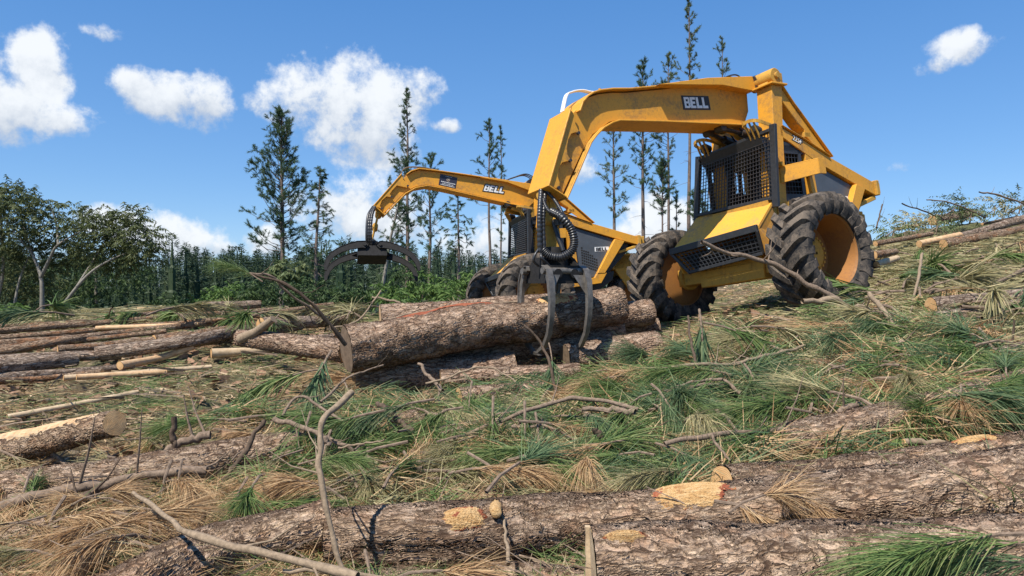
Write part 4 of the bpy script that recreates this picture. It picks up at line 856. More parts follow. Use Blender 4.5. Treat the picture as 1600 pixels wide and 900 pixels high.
# ---------------------------------------------------------------- broadleaf trees at the left
def leafy(center,R,n,size,seed,droopy=True,shell=.55):
    r=np.random.default_rng(seed); c=np.array(center); dirs=unit(r.normal(size=(n,3))); rr=(shell+(1-shell)*r.random(n))[:,None]
    P=c+dirs*rr*np.array(R); return P,dirs,r
def broadleaf(name,px,py,d,limbs,clumps,label,cat_,group,mat='broad',trunk='pale_trunk',size=.1,per=46,dn=1.):
    p0=W(px,py,d); p0.z=Hs(p0.x,p0.y)-.1
    root=bpy.data.objects.new(name,None); C.objects.link(root); root.location=p0; root['label']=label; root['category']=cat_; root['group']=group
    parts=[]; tips=[]
    for pts,r0,r1 in limbs:
        P=smooth_path([W(a,b,d+e)-p0 for a,b,e in pts],12); parts.append((*tube_np(P,np.linspace(r0,r1,12),7),0)); tips.append(P[-1])
    r=np.random.default_rng(int(px)+300)
    if parts: V,Fc,m=cat(parts); newobj('trunk',npmesh('trunk',V,Fc,smooth=True),[trunk],root)
    LP=[];LD=[]
    for cx,cy,e,rp,ns in clumps:
        ns=int(ns*dn)
        c=np.array(W(cx,cy,d+e)-p0); R=rp/F*d
        P,dirs,_=leafy(c,(R,R,R*.8),ns,size,int(cx+cy)+300); 
        for q,dd in zip(P,dirs):  # a drooping frond with paired leaflets
            axd=unit(dd*[1,1,.35]+[0,0,.25]+r.normal(size=3)*.3); L=r.uniform(.25,.55); k=per//4
            tt=np.linspace(.1,1,k); pos=q+axd*L*tt[:,None]; pos[:,2]-=.35*L*tt**2
            s=unit(np.cross(axd,[0,0,1.])); sg=np.where(np.arange(k)%2==0,1,-1)[:,None]
            LP.append(pos); LD.append(unit(s*sg+axd*.5+[0,0,-.5]+r.normal(size=(k,3))*.3))
    LP=np.vstack(LP); LD=np.vstack(LD); V,Fc=blades(LP,LD,size*r.uniform(.9,1.8,len(LP)),size*.5,.4,1)
    # widen the middle: leaf shaped blades
    newobj('crown',npmesh('crown',V,Fc),[mat],root)
    return root
LT='broadleaf trees at the left edge'
broadleaf('broadleaf_tree',66,487,23,[([(66,490,0),(64,433,0),(48,390,.3),(34,346,.6)],.075,.02),([(64,433,0),(80,400,-.2),(91,382,-.3),(132,358,-.5)],.06,.015),([(91,382,-.3),(88,350,0),(80,325,0)],.04,.012),([(50,395,.2),(30,372,0),(5,340,0)],.035,.01)],
 [(40,335,0,42,70),(95,345,.5,40,60),(20,310,0,26,34),(140,352,-.4,30,44),(70,400,1.2,48,70),(5,370,.4,40,60),(105,395,1.2,34,50)],'tree with pale forked limbs and feathery leaves near the left edge','tree',LT,dn=2.5,size=.085)
broadleaf('broadleaf_tree',91,485,22.5,[([(91,487,0),(132,435,-.2),(165,410,-.3),(205,392,-.3)],.06,.012),([(120,448,-.2),(150,400,.2),(172,365,.3)],.04,.01)],
 [(180,358,0,34,56),(218,372,-.2,28,44),(160,390,.6,40,56),(228,400,0,20,26),(190,405,.6,30,40),(200,338,0,20,22)],'leaning tree with long pale stem, right one of the feathery leaved trees','tree',LT,dn=2.5,size=.085)
broadleaf('broadleaf_tree',-10,490,24,[([(-10,490,0),(5,420,0),(2,350,0),(0,310,0)],.07,.02),([(20,492,-.5),(30,440,-.5),(45,400,-.4)],.05,.02)],
 [(0,330,0,40,60),(-20,390,0,60,90),(30,430,1.5,46,66),(10,305,0,22,26),(50,445,1.8,40,50)],'dark leafy tree cut by the left edge','tree',LT,dn=2.5,size=.085)
broadleaf('broadleaf_tree',150,480,28,[([(150,485,0),(150,430,0),(148,400,0)],.06,.02)],[(130,435,0,50,70),(175,440,.4,46,60),(90,450,0,50,60),(210,430,0,26,30)],'low dark tree filling behind the leaning stem','tree',LT,'bush_dark',dn=2.)
BG='bushes along the far side of the clearing'
for px,py,d,R,ns,mat,lab in [(362,455,27,30,60,'bush','light green bush left of the dense pine'),(340,462,30,30,50,'bush','bright low bush in front of the dark wood at left'),
 (262,470,26,22,40,'bush_dark','small dark bush behind the left row of stems'),(410,448,26,26,50,'bush_dark','dark rounded bush under the dense pine'),
 (600,450,26,24,50,'bush','green bush under the open grapple'),(660,440,28,28,60,'bush','leafy bush right of the open grapple'),(695,442,27,24,50,'bush','bright bush left of the far loader tyre'),
 (545,452,25,24,46,'bush_dark','dark bush left of the leaning pole'),(727,430,30,18,30,'bush','narrow green bush against the far loader tyre'),(15,482,22,26,46,'bush','green bush at the left edge beneath the trees'),
 (470,450,27,26,46,'bush_dark','shadowy bush between the two left pines'),(640,415,34,26,44,'bush_dark','taller dark bush behind the leafy one'),(505,445,30,24,40,'bush_dark','dark bush left of the open grapple'),
 (130,485,22,26,36,'bush_dark','low shrub at the foot of the leaning tree'),(310,470,24,18,30,'bush','small bright bush behind the crest logs'),(450,415,34,30,50,'crown_pale','grey green rounded tree top behind the dense pine'),(625,462,22,18,30,'bush','low leafy plant in front of the bushes right of the grapple'),(695,462,21,18,30,'bush','low leafy plant beside the far loader tyre')]:
    R*=.75; py+=7
    broadleaf('bush',px,min(py+20,490),d,[([(px,min(py+18,490),0),(px+2,py,0)],.03,.01)],[(px,py,0,R,ns),(px+R*.7,py+6,.2,R*.6,ns//2),(px-R*.6,py+8,-.2,R*.55,ns//2)],lab,'bush',BG,mat,'trunk',.11 if mat!='crown_pale' else .2,40)
# skyline brush on the right: cut leafy tops
SB='cut leafy tops on the skyline at right'
for i,(px,py,d,R,ns,lab) in enumerate([(1395,358,17,16,34,'lowest heap of cut foliage right of the rear bumper'),(1428,345,17.5,18,40,'rounded heap of cut foliage on the skyline'),(1488,325,18,20,46,'tallest heap of leafy tops on the skyline'),(1515,335,18,16,30,'heap of leafy tops hiding the skyline log'),(1552,325,18.5,17,34,'heap of leafy tops near the right edge'),(1592,320,18,18,40,'heap of leafy tops cut by the right edge'),(1462,352,17,14,26,'small heap in front of the skyline log')]):
    broadleaf('cut_brush',px,py+14,d,[([(px,py+14,0),(px+4,py-4,0)],.02,.006),([(px-12,py+12,0),(px+14,py-6,.2)],.018,.005)],[(px,py,0,R,ns),(px+R*.8,py+5,.2,R*.6,ns//2)],lab,'brush',SB,['crown_pale','needle_olive','broad'][i%3],'twig',.055,40,dn=1.0)
#LOADERS#
# ---------------------------------------------------------------- three wheeled loaders
def pose(O,th,pit,rol):
    th,pit,rol=map(R_,(th,pit,rol)); f=Vector((-math.cos(th),-math.sin(th),0)); l=Vector((math.sin(th),-math.cos(th),0)); u=Vector((0,0,1))
    f2=f*math.cos(pit)+u*math.sin(pit); u2=u*math.cos(pit)-f*math.sin(pit); l2=l*math.cos(rol)+u2*math.sin(rol); u3=u2*math.cos(rol)-l*math.sin(rol)
    M=Matrix((f2,l2,u3)).transposed().to_4x4(); M.translation=Vector((O[0],O[1],O[2]+EYE)); return M
def text_obj(txt,origin,ux,uy,height,mat,parent,name='lettering',off=.0,extr=.004,width=None,push=0,shear=0.,space=1.0):
    cu=bpy.data.curves.new(name,'FONT'); cu.body=txt; cu.size=1; cu.offset=off; cu.extrude=extr/height; cu.align_x='CENTER'; cu.align_y='CENTER'; cu.shear=shear; cu.space_character=space
    tmp=bpy.data.objects.new('t',cu); C.objects.link(tmp); dg=bpy.context.evaluated_depsgraph_get(); me=bpy.data.meshes.new_from_object(tmp.evaluated_get(dg)); bpy.data.objects.remove(tmp)
    xs=[v.co.x for v in me.vertices]; ys=[v.co.y for v in me.vertices]; cx=(min(xs)+max(xs))/2; cy=(min(ys)+max(ys))/2; sx=(width/(max(xs)-min(xs))) if width else height/(max(ys)-min(ys)); sy=height/(max(ys)-min(ys))
    ux=Vector(ux).normalized(); uy=Vector(uy).normalized(); n=ux.cross(uy)
    for v in me.vertices: v.co=Vector(origin)+ux*(v.co.x-cx)*sx+uy*(v.co.y-cy)*sy+n*(v.co.z*height+push)
    me.name=name; me.materials.clear(); return newobj(name,me,[mat],parent)
def bold_word(word,origin,ux,uy,height,width,mat,parent,t=.006,grow=0.,slant=0.,name='lettering'):
    # heavy block capitals laid on a panel, one mesh
    G_={'B':[(0,0,.3,1),(.27,0,.84,.19),(.27,.42,.84,.6),(.27,.81,.84,1),(.7,.06,1,.5),(.68,.53,.95,.94)],'E':[(0,0,.36,1),(.3,0,.92,.22),(.3,.4,.82,.6),(.3,.78,.92,1)],'L':[(0,0,.38,1),(.3,0,.95,.24)]}
    mb=MB(); n=len(word); cw=width/n; ux=Vector(ux).normalized(); uy=Vector(uy).normalized(); nn=ux.cross(uy); o=Vector(origin)
    for i,ch in enumerate(word):
        for q,(a,b,c,d) in enumerate(G_[ch]):
            x0=-width/2+i*cw+a*cw*.93-grow; x1=-width/2+i*cw+c*cw*.93+grow; y0=(b-.5)*height-grow; y1=(d-.5)*height+grow; tt=t+q*.0003+i*.0001
            p=[o+ux*(x+slant*y)+uy*y+nn*z for z in (0,tt) for x,y in ((x0,y0),(x1,y0),(x1,y1),(x0,y1))]
            mb.add(p,[(3,2,1,0),(4,5,6,7),(0,1,5,4),(1,2,6,5),(2,3,7,6),(3,0,4,7)])
    return mb.obj(name,mat,parent)
def tyre_mesh(R,w,nl,lugs=True,rimr=None):
    """tyre about the y axis, centred at the origin"""
    mb=MB(); Rc=R-.065*R/.8; hr=rimr or .6*R; h=w/2
    prof=[(hr,-h*.62),(hr+.01,-h*.8),(hr+.1*R,-h*1.0),(hr+.22*R,-h*1.02),(Rc-.06*R,-h*.94),(Rc-.015,-h*.8),(Rc,-h*.4),(Rc+.005,0),(Rc,h*.4),(Rc-.015,h*.8),(Rc-.06*R,h*.94),(hr+.22*R,h*1.02),(hr+.1*R,h*1.0),(hr+.01,h*.8),(hr,h*.62)]
    mb.lathe(prof,n=72); nb=len(mb.v)
    if lugs:
        for s in (-1,1):
            for i in range(nl):
                a0=2*math.pi*(i+(.5 if s>0 else 0))/nl; st=[]
                path=[(-.03,R,0),(.3,R,.1),(.62,R-.004,.2),(.88,R-.018,.27),(1.0,R-.065,.3),(1.03,R-.15,.31),(1.02,R-.24,.315)]
                jit=random.uniform(-.012,.012)
                for t,(yy,rr,da) in enumerate(path):
                    wd=(.085+.045*min(1,yy+.1))*.8/R*.8+jit*.3; base=Rc-.03 if yy<.9 else rr-.08; aa=a0+da*1.12+jit
                    y=s*h*yy; ya=y if yy<1 else s*h*(1.0 if base>0 else 1); yb=y if yy<.9 else s*h*.9
                    for (r_,an,yy2) in ((base,aa-wd*1.15,yb),(rr,aa-wd*.8,y),(rr,aa+wd*.8,y),(base,aa+wd*1.15,yb)):
                        st.append((r_*math.cos(an),yy2,r_*math.sin(an)))
                n=len(path); fs=[(0,1,2,3),(4*n-1,4*n-2,4*n-3,4*n-4)]
                for q in range(n-1):
                    for k in range(4): fs.append((4*q+k,4*q+4+k,4*q+4+(k+1)%4,4*q+(k+1)%4))
                mb.add(st,fs)
    return mb,nb
def ribbed_tyre(R,w):
    mb=MB(); prof=[(R*.55,-w*.4),(R*.75,-w/2),(R*.93,-w*.48)]
    for i in range(5):
        y=-w*.44+i*w*.22; prof+=[(R*.94,y-.03*w),(R,y-.02*w),(R,y+.1*w),(R*.94,y+.12*w)]
    prof+=[(R*.93,w*.48),(R*.75,w/2),(R*.55,w*.4)]; mb.lathe(prof,n=56); return mb
def finish_tyre(mb,nb,M,parent,name='tyre'):
    o=mb.obj(name,'rubber',parent,smooth=38,fn=lambda v:tuple(M@Vector(v)))
    at=o.data.attributes.new('lug','FLOAT','POINT'); at.data.foreach_set('value',[0.25 if i<nb else 1. for i in range(len(mb.v))])
    return o
def jaw(mb,side,ang,hinge,m=0,sp=.2,reach=1.):
    """one jaw: two curved tines joined by a cross tube; side=+1/-1 in x, opened by ang"""
    prof=[(0,.07),(.09,.02),(.145,-.12),(.165,-.32),(.15,-.52),(.09,-.74),(-.03,-.9),(-.2,-.985),(-.36,-1.0)]
    if reach>1: prof=[(0,.07),(.07,.03),(.11,-.12),(.12,-.34),(.1,-.58),(.03,-.8),(-.09,-.96),(-.22,-1.05),(-.33,-1.09)]
    wid=[.03,.04,.04,.034,.03,.027,.024,.018,.008]
    if reach>1: wid=[w*2.3 for w in wid]
    c,s=math.cos(ang),math.sin(ang)
    rot=lambda p:(side*(hinge+ (p[0]*c-p[1]*s)), (p[0]*s+p[1]*c))
    for y in (-sp,sp):
        L=[];Rr=[]
        for i,(p,w) in enumerate(zip(prof,wid)):
            a=prof[max(i-1,0)]; b=prof[min(i+1,len(prof)-1)]; d=Vector((b[0]-a[0],b[1]-a[1])).normalized(); n=Vector((-d.y,d.x))*w
            L.append(rot((p[0]+n.x,p[1]+n.y))); Rr.append(rot((p[0]-n.x,p[1]-n.y)))
        yy=y; t=.022; vs=[];n=len(prof)
        for (a,b) in zip(L,Rr): vs+=[(a[0],yy-t,a[1]),(b[0],yy-t,b[1]),(b[0],yy+t,b[1]),(a[0],yy+t,a[1])]
        fs=[(0,1,2,3),(4*n-1,4*n-2,4*n-3,4*n-4)]
        for i in range(n-1):
            for k in range(4): fs.append((4*i+k,4*i+4+k,4*i+4+(k+1)%4,4*i+(k+1)%4))
        mb.add(vs,fs,m)
        # flange on the outer edge
        vs=[]
        for i,(a,b) in enumerate(zip(L,Rr)): 
            k=.045*(1-i/n*.6); o_=L[i] if True else b; vs+=[(b[0],yy-k,b[1]),(b[0]+side*.012,yy-k,b[1]+.004),(b[0]+side*.012,yy+k,b[1]+.004),(b[0],yy+k,b[1])] if False else [(a[0],yy-k,a[1]),(a[0]+side*.014,yy-k,a[1]+.006),(a[0]+side*.014,yy+k,a[1]+.006),(a[0],yy+k,a[1])]
        mb.add(vs,fs,m)
    p=rot((.06,.03)); mb.tube([(p[0],-sp-.06,p[1]),(p[0],sp+.06,p[1])],.042,12,m)
    # arch gusset under the cross tube
    for y0,y1 in ((-sp,-sp*.35),(sp*.35,sp)):
        q=[rot((.1,-.02)),rot((.15,-.3))]; ya,yb=(y0,y1) if y0==-sp else (y1,y0)
        mb.add([(q[0][0],ya,q[0][1]),(q[0][0],yb,q[0][1]),(q[1][0],ya,q[1][1]),(q[0][0]+.015,ya,q[0][1]),(q[0][0]+.015,yb,q[0][1]),(q[1][0]+.015,ya,q[1][1])],[(0,1,2),(5,4,3),(0,3,4,1),(1,4,5,2),(2,5,3,0)],m)
def hose(mb,pts,r,rib=0.,n=10,m=0):
    P=smooth_path(pts,max(20,14*len(pts)) if not rib else 26*len(pts))
    if not rib: mb.tube([tuple(p) for p in P],r,n,m); return
    rad=[r*(1+rib*(1.3*abs(math.sin(i*.55))-.8)) for i in range(len(P))]; mb.tube([tuple(p) for p in P],rad,n,m)
def loader(M,label,zs,near,boom,tipxz,grap_deg,grap_ang,hose_fn,tipw):
    root=bpy.data.objects.new('forestry_loader',None); C.objects.link(root); root.matrix_world=M; root['label']=label; root['category']='loader'; root['group']='yellow three wheeled log loaders'
    K=lambda z:z if z<.7 else .7+(z-.7)*zs
    fz=lambda v:(v[0],v[1],K(v[2]))
    Y='yellow'
    # --- front wheels
    for s in (1,-1):
        mb,nb=tyre_mesh(.8,.6,19); Mt=Matrix.Translation((0,s*1.42,0))@Matrix.Rotation(s*.07+.1,4,'Y')
        w=finish_tyre(mb,nb,Mt,root)
        r=MB(); yo=lambda y:s*(1.42+y)
        prof=[(.47,.2),(.5,.245),(.5,.215),(.475,.2),(.455,.12),(.44,-.05),(.42,-.19),(.3,-.2),(.22,-.2),(.22,-.165),(.2,-.15),(0.02,-.15)]
        r.lathe([(a,b) for a,b in prof],n=56)
        back=[(.47,-.2),(.5,-.245),(.495,-.21),(.455,-.2),(.44,-.21),(.42,-.215),(.1,-.22)]; r.lathe(back,n=56)
        for i in range(16):
            a=2*math.pi*i/16; c=(.18*math.cos(a),0,.18*math.sin(a)); r.tube([(c[0],-.16,c[2]),(c[0],-.105,c[2])],.016,6)
        ro=r.obj('rim','rim',w,smooth=35,fn=lambda v:(v[0],yo(v[1]),v[2]))
        hb=MB(); hb.lathe([(.235,-.16),(.235,-.12),(.215,-.1),(.15,-.095),(.14,-.06),(.02,-.055)],n=40)
        for i in range(22):
            a=2*math.pi*i/22; hb.box((.225*math.cos(a)-.016,-.15,.225*math.sin(a)-.016),(.225*math.cos(a)+.016,-.085,.225*math.sin(a)+.016))
        hb.obj('hub','yellow_dirty',ro,smooth=35,fn=lambda v:(v[0],yo(v[1]),v[2]))
        lp=MB(); lp.lathe([(.492,.236),(.51,.252),(.515,.225),(.5,.21)],n=56); lp.obj('rim_lip','steel',ro,smooth=35,fn=lambda v:(v[0],yo(v[1]),v[2]))
    # --- rear castor
    mb=ribbed_tyre(.56,.42); o=finish_tyre(mb,0,Matrix.Translation((-2.75,0,-.22))@Matrix.Rotation(R_(12),4,'Z'),root,'castor_tyre')
    r=MB(); r.lathe([(.34,-.17),(.32,-.1),(.1,-.08),(.02,-.08)],c=(-2.75,0,-.22),n=32); r.lathe([(.02,.08),(.1,.08),(.32,.1),(.34,.17)],c=(-2.75,0,-.22),n=32); r.obj('rim','rim',o,smooth=35)
    mb=MB(); mb.prism([(-2.9,.75),(-2.2,.8),(-2.3,.45),(-2.75,-.22),(-2.85,-.22)],.25,.3); mb.prism([(-2.9,.75),(-2.2,.8),(-2.3,.45),(-2.75,-.22),(-2.85,-.22)],-.3,-.25); mb.box((-2.85,-.3,.45),(-2.25,.3,.8)); mb.obj('castor_fork','yellow_dirty',root,bevel=.01)
    # --- axle and belly
    mb=MB(); mb.box((-.15,-1.14,-.17),(.15,1.14,.1)); mb.box((-.19,-.62,-.24),(.19,.62,.16)); mb.box((.16,-.5,-.1),(.2,.42,.02)); 
    for y in (-1.08,1.0,): mb.tube([(0,y,-.03),(0,y+.08,-.03)],.21,20)
    mb.obj('axle','yellow_dirty',root,smooth=35,bevel=.012)
    mb=MB(); mb.prism([(-.1,.0),(-.1,.3),(-2.2,.4),(-2.15,.2),(-1.7,-.08),(-.3,-.18)],-.5,.5); mb.obj('belly_pan','black',root,bevel=.01)
    # --- side frames
    beam=[(-.57,2.02),(-1.1,1.83),(-1.67,1.6),(-2.78,1.21),(-2.78,1.0),(-2.36,1.14),(-1.36,1.5),(-.56,1.88)]
    for s in (1,-1):
        a,b=sorted((s*.62,s*.44)); mb=MB()
        mb.prism([(-.3,.86),(-.5,2.66),(-.74,2.66),(-.62,1.9),(-.5,.86)],*sorted((s*.62,s*.34)))                 # mast post
        mb.prism([(-.3,.86),(-.5,.86),(-.42,.1),(-.2,.1)],*sorted((s*.62,s*.42)))
        mb.box(*[(min(p,q) if False else p) for p in [(-.78,min(s*.29,s*.66),2.66)]],(-.46,max(s*.29,s*.66),2.69)) if False else mb.box((-.8,min(s*.27,s*.68),2.662),(-.44,max(s*.27,s*.68),2.69))
        mb.prism(beam,a,b)                                                                                   # sloping top beam
        mb.strip([(-1.67,1.62),(-1.1,1.86),(-.6,2.045)],min(s*.42,s*.65),max(s*.42,s*.65),-.015)
        mb.prism([(-1.08,1.75),(-1.22,1.68),(-1.32,.16),(-1.12,.16)],*sorted((s*.615,s*.46)))                   # rear cab post
        mb.prism([(-2.2,1.17),(-2.42,1.1),(-1.9,.36),(-1.72,.36)],*sorted((s*.67,s*.5)))                       # rear strut
        mb.prism([(-1.72,.36),(-1.95,.36),(-1.8,.14),(-.45,.02),(-.45,.18),(-1.66,.27)],*sorted((s*.66,s*.48)))  # lower rail
        # brace from the mast head down to the beam, with its hollow side
        mb.prism([(-.7,2.69),(-.78,2.6),(-.96,2.39),(-1.11,2.24),(-1.72,1.6),(-1.5,1.66),(-1.18,1.92),(-1.16,2.02),(-1.05,2.1),(-.74,2.42),(-.66,2.5)],*sorted((s*.6,s*.575)))
        mb.strip([(-1.74,1.6),(-1.11,2.25),(-.96,2.4),(-.7,2.7)],min(s*.42,s*.64),max(s*.42,s*.64),.02)
        mb.strip([(-1.19,1.9),(-1.17,2.02),(-1.05,2.1),(-.74,2.43)],min(s*.42,s*.6),max(s*.42,s*.6),-.012)
        mb.obj('side_frame',Y,root,bevel=.008,fn=fz)
        # mudguard step reaching out over the tyre
        mb=MB(); ya=s*.63; yb=s*1.06
        i_=(-.42,ya); o_=(-.74,yb); q_=(-.9,yb); e_=(-.88,ya)
        zt={i_:1.40,o_:1.43,q_:1.43,e_:1.40}; zb={i_:1.15,o_:1.2,q_:1.2,e_:1.3}
        def plate(p,q,t=.02):
            n=Vector((q[1]-p[1],p[0]-q[0],0)).normalized()*t
            c=[(p[0],p[1],zt[p]),(q[0],q[1],zt[q]),(q[0],q[1],zb[q]),(p[0],p[1],zb[p])]; mb.add(c+[(v[0]-n.x,v[1]-n.y,v[2]) for v in c],[(0,1,2,3),(7,6,5,4),(0,4,5,1),(1,5,6,2),(2,6,7,3),(3,7,4,0)])
        plate(i_,o_); plate(o_,q_)
        c=[(v[0],v[1],zt[v]+.002) for v in (i_,o_,q_,e_)]; mb.add(c+[(v[0],v[1],v[2]-.02) for v in c],[(0,1,2,3),(7,6,5,4),(0,4,5,1),(1,5,6,2),(2,6,7,3),(3,7,4,0)])
        mb.prism([(-.74,1.38),(-.82,1.38),(-.9,.8),(-.82,.8)],*sorted((s*.8,s*.86)))
        mb.tube([(-.4,s*.6,1.42),(-.4,s*.72,1.42)],.04,10)
        mb.obj('mudguard',Y,root,bevel=.006,fn=fz)
        # pivot lug, pin
        mb=MB(); mb.lathe([(.0,-.17),(.12,-.17),(.125,-.13),(.125,.13),(.12,.17),(0,.17)],c=(-.62,s*.46,2.81),n=24); mb.lathe([(0,-.19),(.05,-.21),(.05,.21),(0,.21)],c=(-.62,s*.46,2.81),n=14)
        mb.prism([(-.5,2.69),(-.76,2.69),(-.74,2.86),(-.56,2.86)],s*.46-.09,s*.46+.09); mb.box((-.86,s*.46-.1,2.62),(-.8,s*.46+.1,2.9))
        mb.obj('pivot_lug','yellow_dirty',root,smooth=35,bevel=.006,fn=fz)
        # work lamp cage above the windscreen guard
        mb=MB(); c0=s*.5; x0=-.08; zt=2.07
        for k in range(2): 
            arc=[(x0-.22+.0,c0-.17,zt-.06-.3*k),(x0+.02,c0-.14,zt+.0-.3*k),(x0+.06,c0,zt+.03-.3*k),(x0+.02,c0+.14,zt-.3*k),(x0-.22,c0+.17,zt-.06-.3*k)]
            if k==0:
                P=smooth_path(arc,12)
                for i in range(11): mb.bar(P[i],P[i+1],.012,.05)
        for yy in (-.08,0,.08): mb.bar((x0+.045,c0+yy,zt+.01),(x0-.06,c0+yy,1.84),.016,.03)
        mb.bar((x0-.24,c0-.17,zt-.07),(x0-.24,c0-.13,1.8),.02,.06); mb.bar((x0-.24,c0+.15,zt-.07),(x0-.24,c0+.12,1.8),.02,.06)
        cg=mb.obj('lamp_cage','yellow_dirty',root,fn=fz)
        mb=MB(); mb.tube([(x0-.16,c0,1.97),(x0-.06,c0,1.97),(x0-.04,c0,1.97)],[.06,.085,.08],16); mb.obj('work_lamp','black',cg,smooth=40,fn=fz)
    # pin between the mast heads
    mb=MB(); mb.tube([(-.62,-.64,2.81),(-.62,.64,2.81)],.05,14); mb.tube([(-.62,-.3,2.81),(-.62,-.2,2.81)],.13,20); mb.tube([(-.62,.2,2.81),(-.62,.3,2.81)],.13,20); mb.tube([(-.55,.27,2.81),(-.5,.27,2.8)],.11,16); mb.obj('boom_pivot_pin','dsteel',root,smooth=40,fn=fz)
    # --- rear bumper and tail
    mb=MB(); mb.box((-2.84,-.66,1.0),(-2.76,.66,1.25)); mb.box((-2.95,-.6,1.04),(-2.84,-.5,1.22)); mb.box((-2.95,.5,1.04),(-2.84,.6,1.22)); mb.prism([(-2.78,1.02),(-2.3,.86),(-2.3,.8),(-2.8,.94)],-.6,.6); mb.prism([(-2.78,1.2),(-2.1,1.34),(-2.1,1.3),(-2.78,1.16)],-.44,.44)
    mb.obj('rear_bumper','yellow_dirty',root,bevel=.01,fn=fz)
    # --- engine hood and dark side panels
    mb=MB(); mb.prism([(-1.3,1.52),(-2.6,1.12),(-2.6,.9),(-2.0,.3),(-1.3,.2)],-.47,.47); mb.obj('engine_hood','black',root,fn=fz)
    for s in (1,-1):
        mb=MB(); mb.prism([(-1.28,1.5),(-2.3,1.13),(-2.33,1.02),(-1.86,.4),(-1.72,.3),(-1.28,.24)],*sorted((s*.55,s*.57)))
        pn=mb.obj('engine_panel','slate',root,fn=fz)
        mb=MB()
        for i in range(8):
            for j in range(8):
                x=-1.42-.048*i; z=.98-.062*j-.018*i
                if z>1.0-.045*i*1.0+.0 or (j>6 and i<1): continue
                mb.box((x-.02,min(s*.565,s*.574),z-.018),(x+.016,max(s*.565,s*.574),z+.018))
        mb.obj('vent_holes','inner_dark',pn,fn=fz)
        ux=(-s,0,.12) if s>0 else (1,0,-.12)
        ux=Vector((-s*1.,0,s*.18*(-1 if s>0 else 1)*-1)) if False else Vector((-1,0,.0)) if s>0 else Vector((1,0,0))
        mb=MB(); cxx=-1.9 if near<2 else -1.9; zc=.93
        mb.box((cxx-.17,min(s*.566,s*.575),zc-.058),(cxx+.17,max(s*.566,s*.575),zc+.058)); mb.obj('badge_plate','white',pn,fn=fz)
        bold_word('BELL',(cxx,s*.576,K(zc)),ux,(0,0,1),.075,.28,'inkblack',pn,.003)
    # --- cab
    mb=MB()
    for s in (1,-1):
        ys=sorted((s*.335,s*.31)); mb.box((-1.14,ys[0],.92),(-.34,ys[1],1.2)); mb.box((-1.14,ys[0],1.2),(-.86 if s<0 else -.4,ys[1],1.7)); mb.box((-.5,ys[0],1.2),(-.36,ys[1],1.7))
    if not near: mb.box((-.3,-.6,.95),(-.28,.5,1.8))  # far loader: dark sheet added behind the see-through slats
    mb.obj('cab_dark_panels','inner_dark',root,fn=fz)  # black panels added inside so the cab reads dark through the guard
    cw=.6
    mb=MB(); mb.box((-1.2,-cw,.3),(-.1,cw,.9)); mb.obj('cab_floor','yellow_dirty',root,fn=fz)
    mb=MB(); mb.prism([(-.12,1.86),(-1.3,1.72),(-1.3,1.6),(-.18,1.7)],-.62,.6); mb.obj('cab_roof','black',root,fn=fz)
    mb=MB(); mb.box((-1.2,-.6,.9),(-1.16,-.42,1.7)); mb.box((-1.2,.2,.9),(-1.16,.6,1.7)); mb.box((-1.2,-.6,1.5),(-1.16,.6,1.72)); mb.box((-1.2,-.03,.9),(-1.16,.03,1.5)); mb.box((-1.2,-.6,.9),(-1.16,.6,1.0)); mb.obj('cab_rear_wall','inner_dark',root,fn=fz)
    for s in (1,-1):
        mb=MB(); ys=sorted((s*.6,s*.57)); mb.box((-.3,ys[0],.9),(-.22,ys[1],1.8)); mb.box((-.95,ys[0],1.62),(-.2,ys[1],1.75)); mb.box((-.95,ys[0],.88),(-.2,ys[1],1.0)); mb.box((-1.0,ys[0],.9),(-.93,ys[1],1.7))
        for i in range(9): mb.bar((-.3-.07*i,s*.585,1.0),(-.3-.07*i,s*.585,1.62),.008)
        for i in range(8): mb.bar((-.93,s*.585,1.04+.075*i),(-.28,s*.585,1.04+.075*i),.008)
        mb.obj('side_guard','black',root,fn=fz)
    mb=MB(); mb.box((-.85,-.2,.9),(-.45,.22,1.02)); mb.prism([(-.82,1.0),(-.72,1.0),(-.86,1.5),(-.94,1.5)],-.2,.22); mb.obj('operator_seat','black',root,bevel=.03,fn=fz)
    # windscreen guard: a leaning frame of mesh with thick side posts
    BLc,BRc,TLc,TRc=Vector((-.15,-.86,.93)),Vector((-.15,.66,.88)),Vector((-.17,-.66,1.87)),Vector((-.17,.76,1.92))
    at=lambda u,v:(BLc*(1-u)+BRc*u)*(1-v)+(TLc*(1-u)+TRc*u)*v
    mb=MB()
    if near:
        nx,ny=26,18; e=.006
        for i in range(1,nx): mb.bar(at(i/nx,.0),at(i/nx,1),e*2,e*1.4)
        for j in range(1,ny): mb.bar(at(0,j/ny)+Vector((.008,0,0)),at(1,j/ny)+Vector((.008,0,0)),e*2,e*1.4)
    else:
        for j in range(1,20): mb.bar(at(.1,j/20),at(.9,j/20),.02,.026)
    mesh=MB(); mesh.v,mesh.f,mesh.m=mb.v,mb.f,mb.m
    fr=MB(); 
    fr.bar(at(0,-.12),at(-.02,1.03),.1,.05); fr.bar(at(1.03,-.1),at(1.03,1.05),.1,.06); fr.bar(at(0,.03),at(1,.03),.09,.05); fr.bar(at(0,.98),at(1,.98),.09,.05); fr.bar(at(.43,.0),at(.43,.62),.03,.035)
    g=fr.obj('windscreen_guard','black',root,bevel=.006,fn=fz); mesh.obj('guard_mesh','dsteel',g,fn=fz)
    # sloping nose with the grille under it
    mb=MB(); A,B,Cc,D=(-.14,-.84,.93),(-.14,.64,.86),(.42,.79,.47),(.42,-.93,.40); t=.02
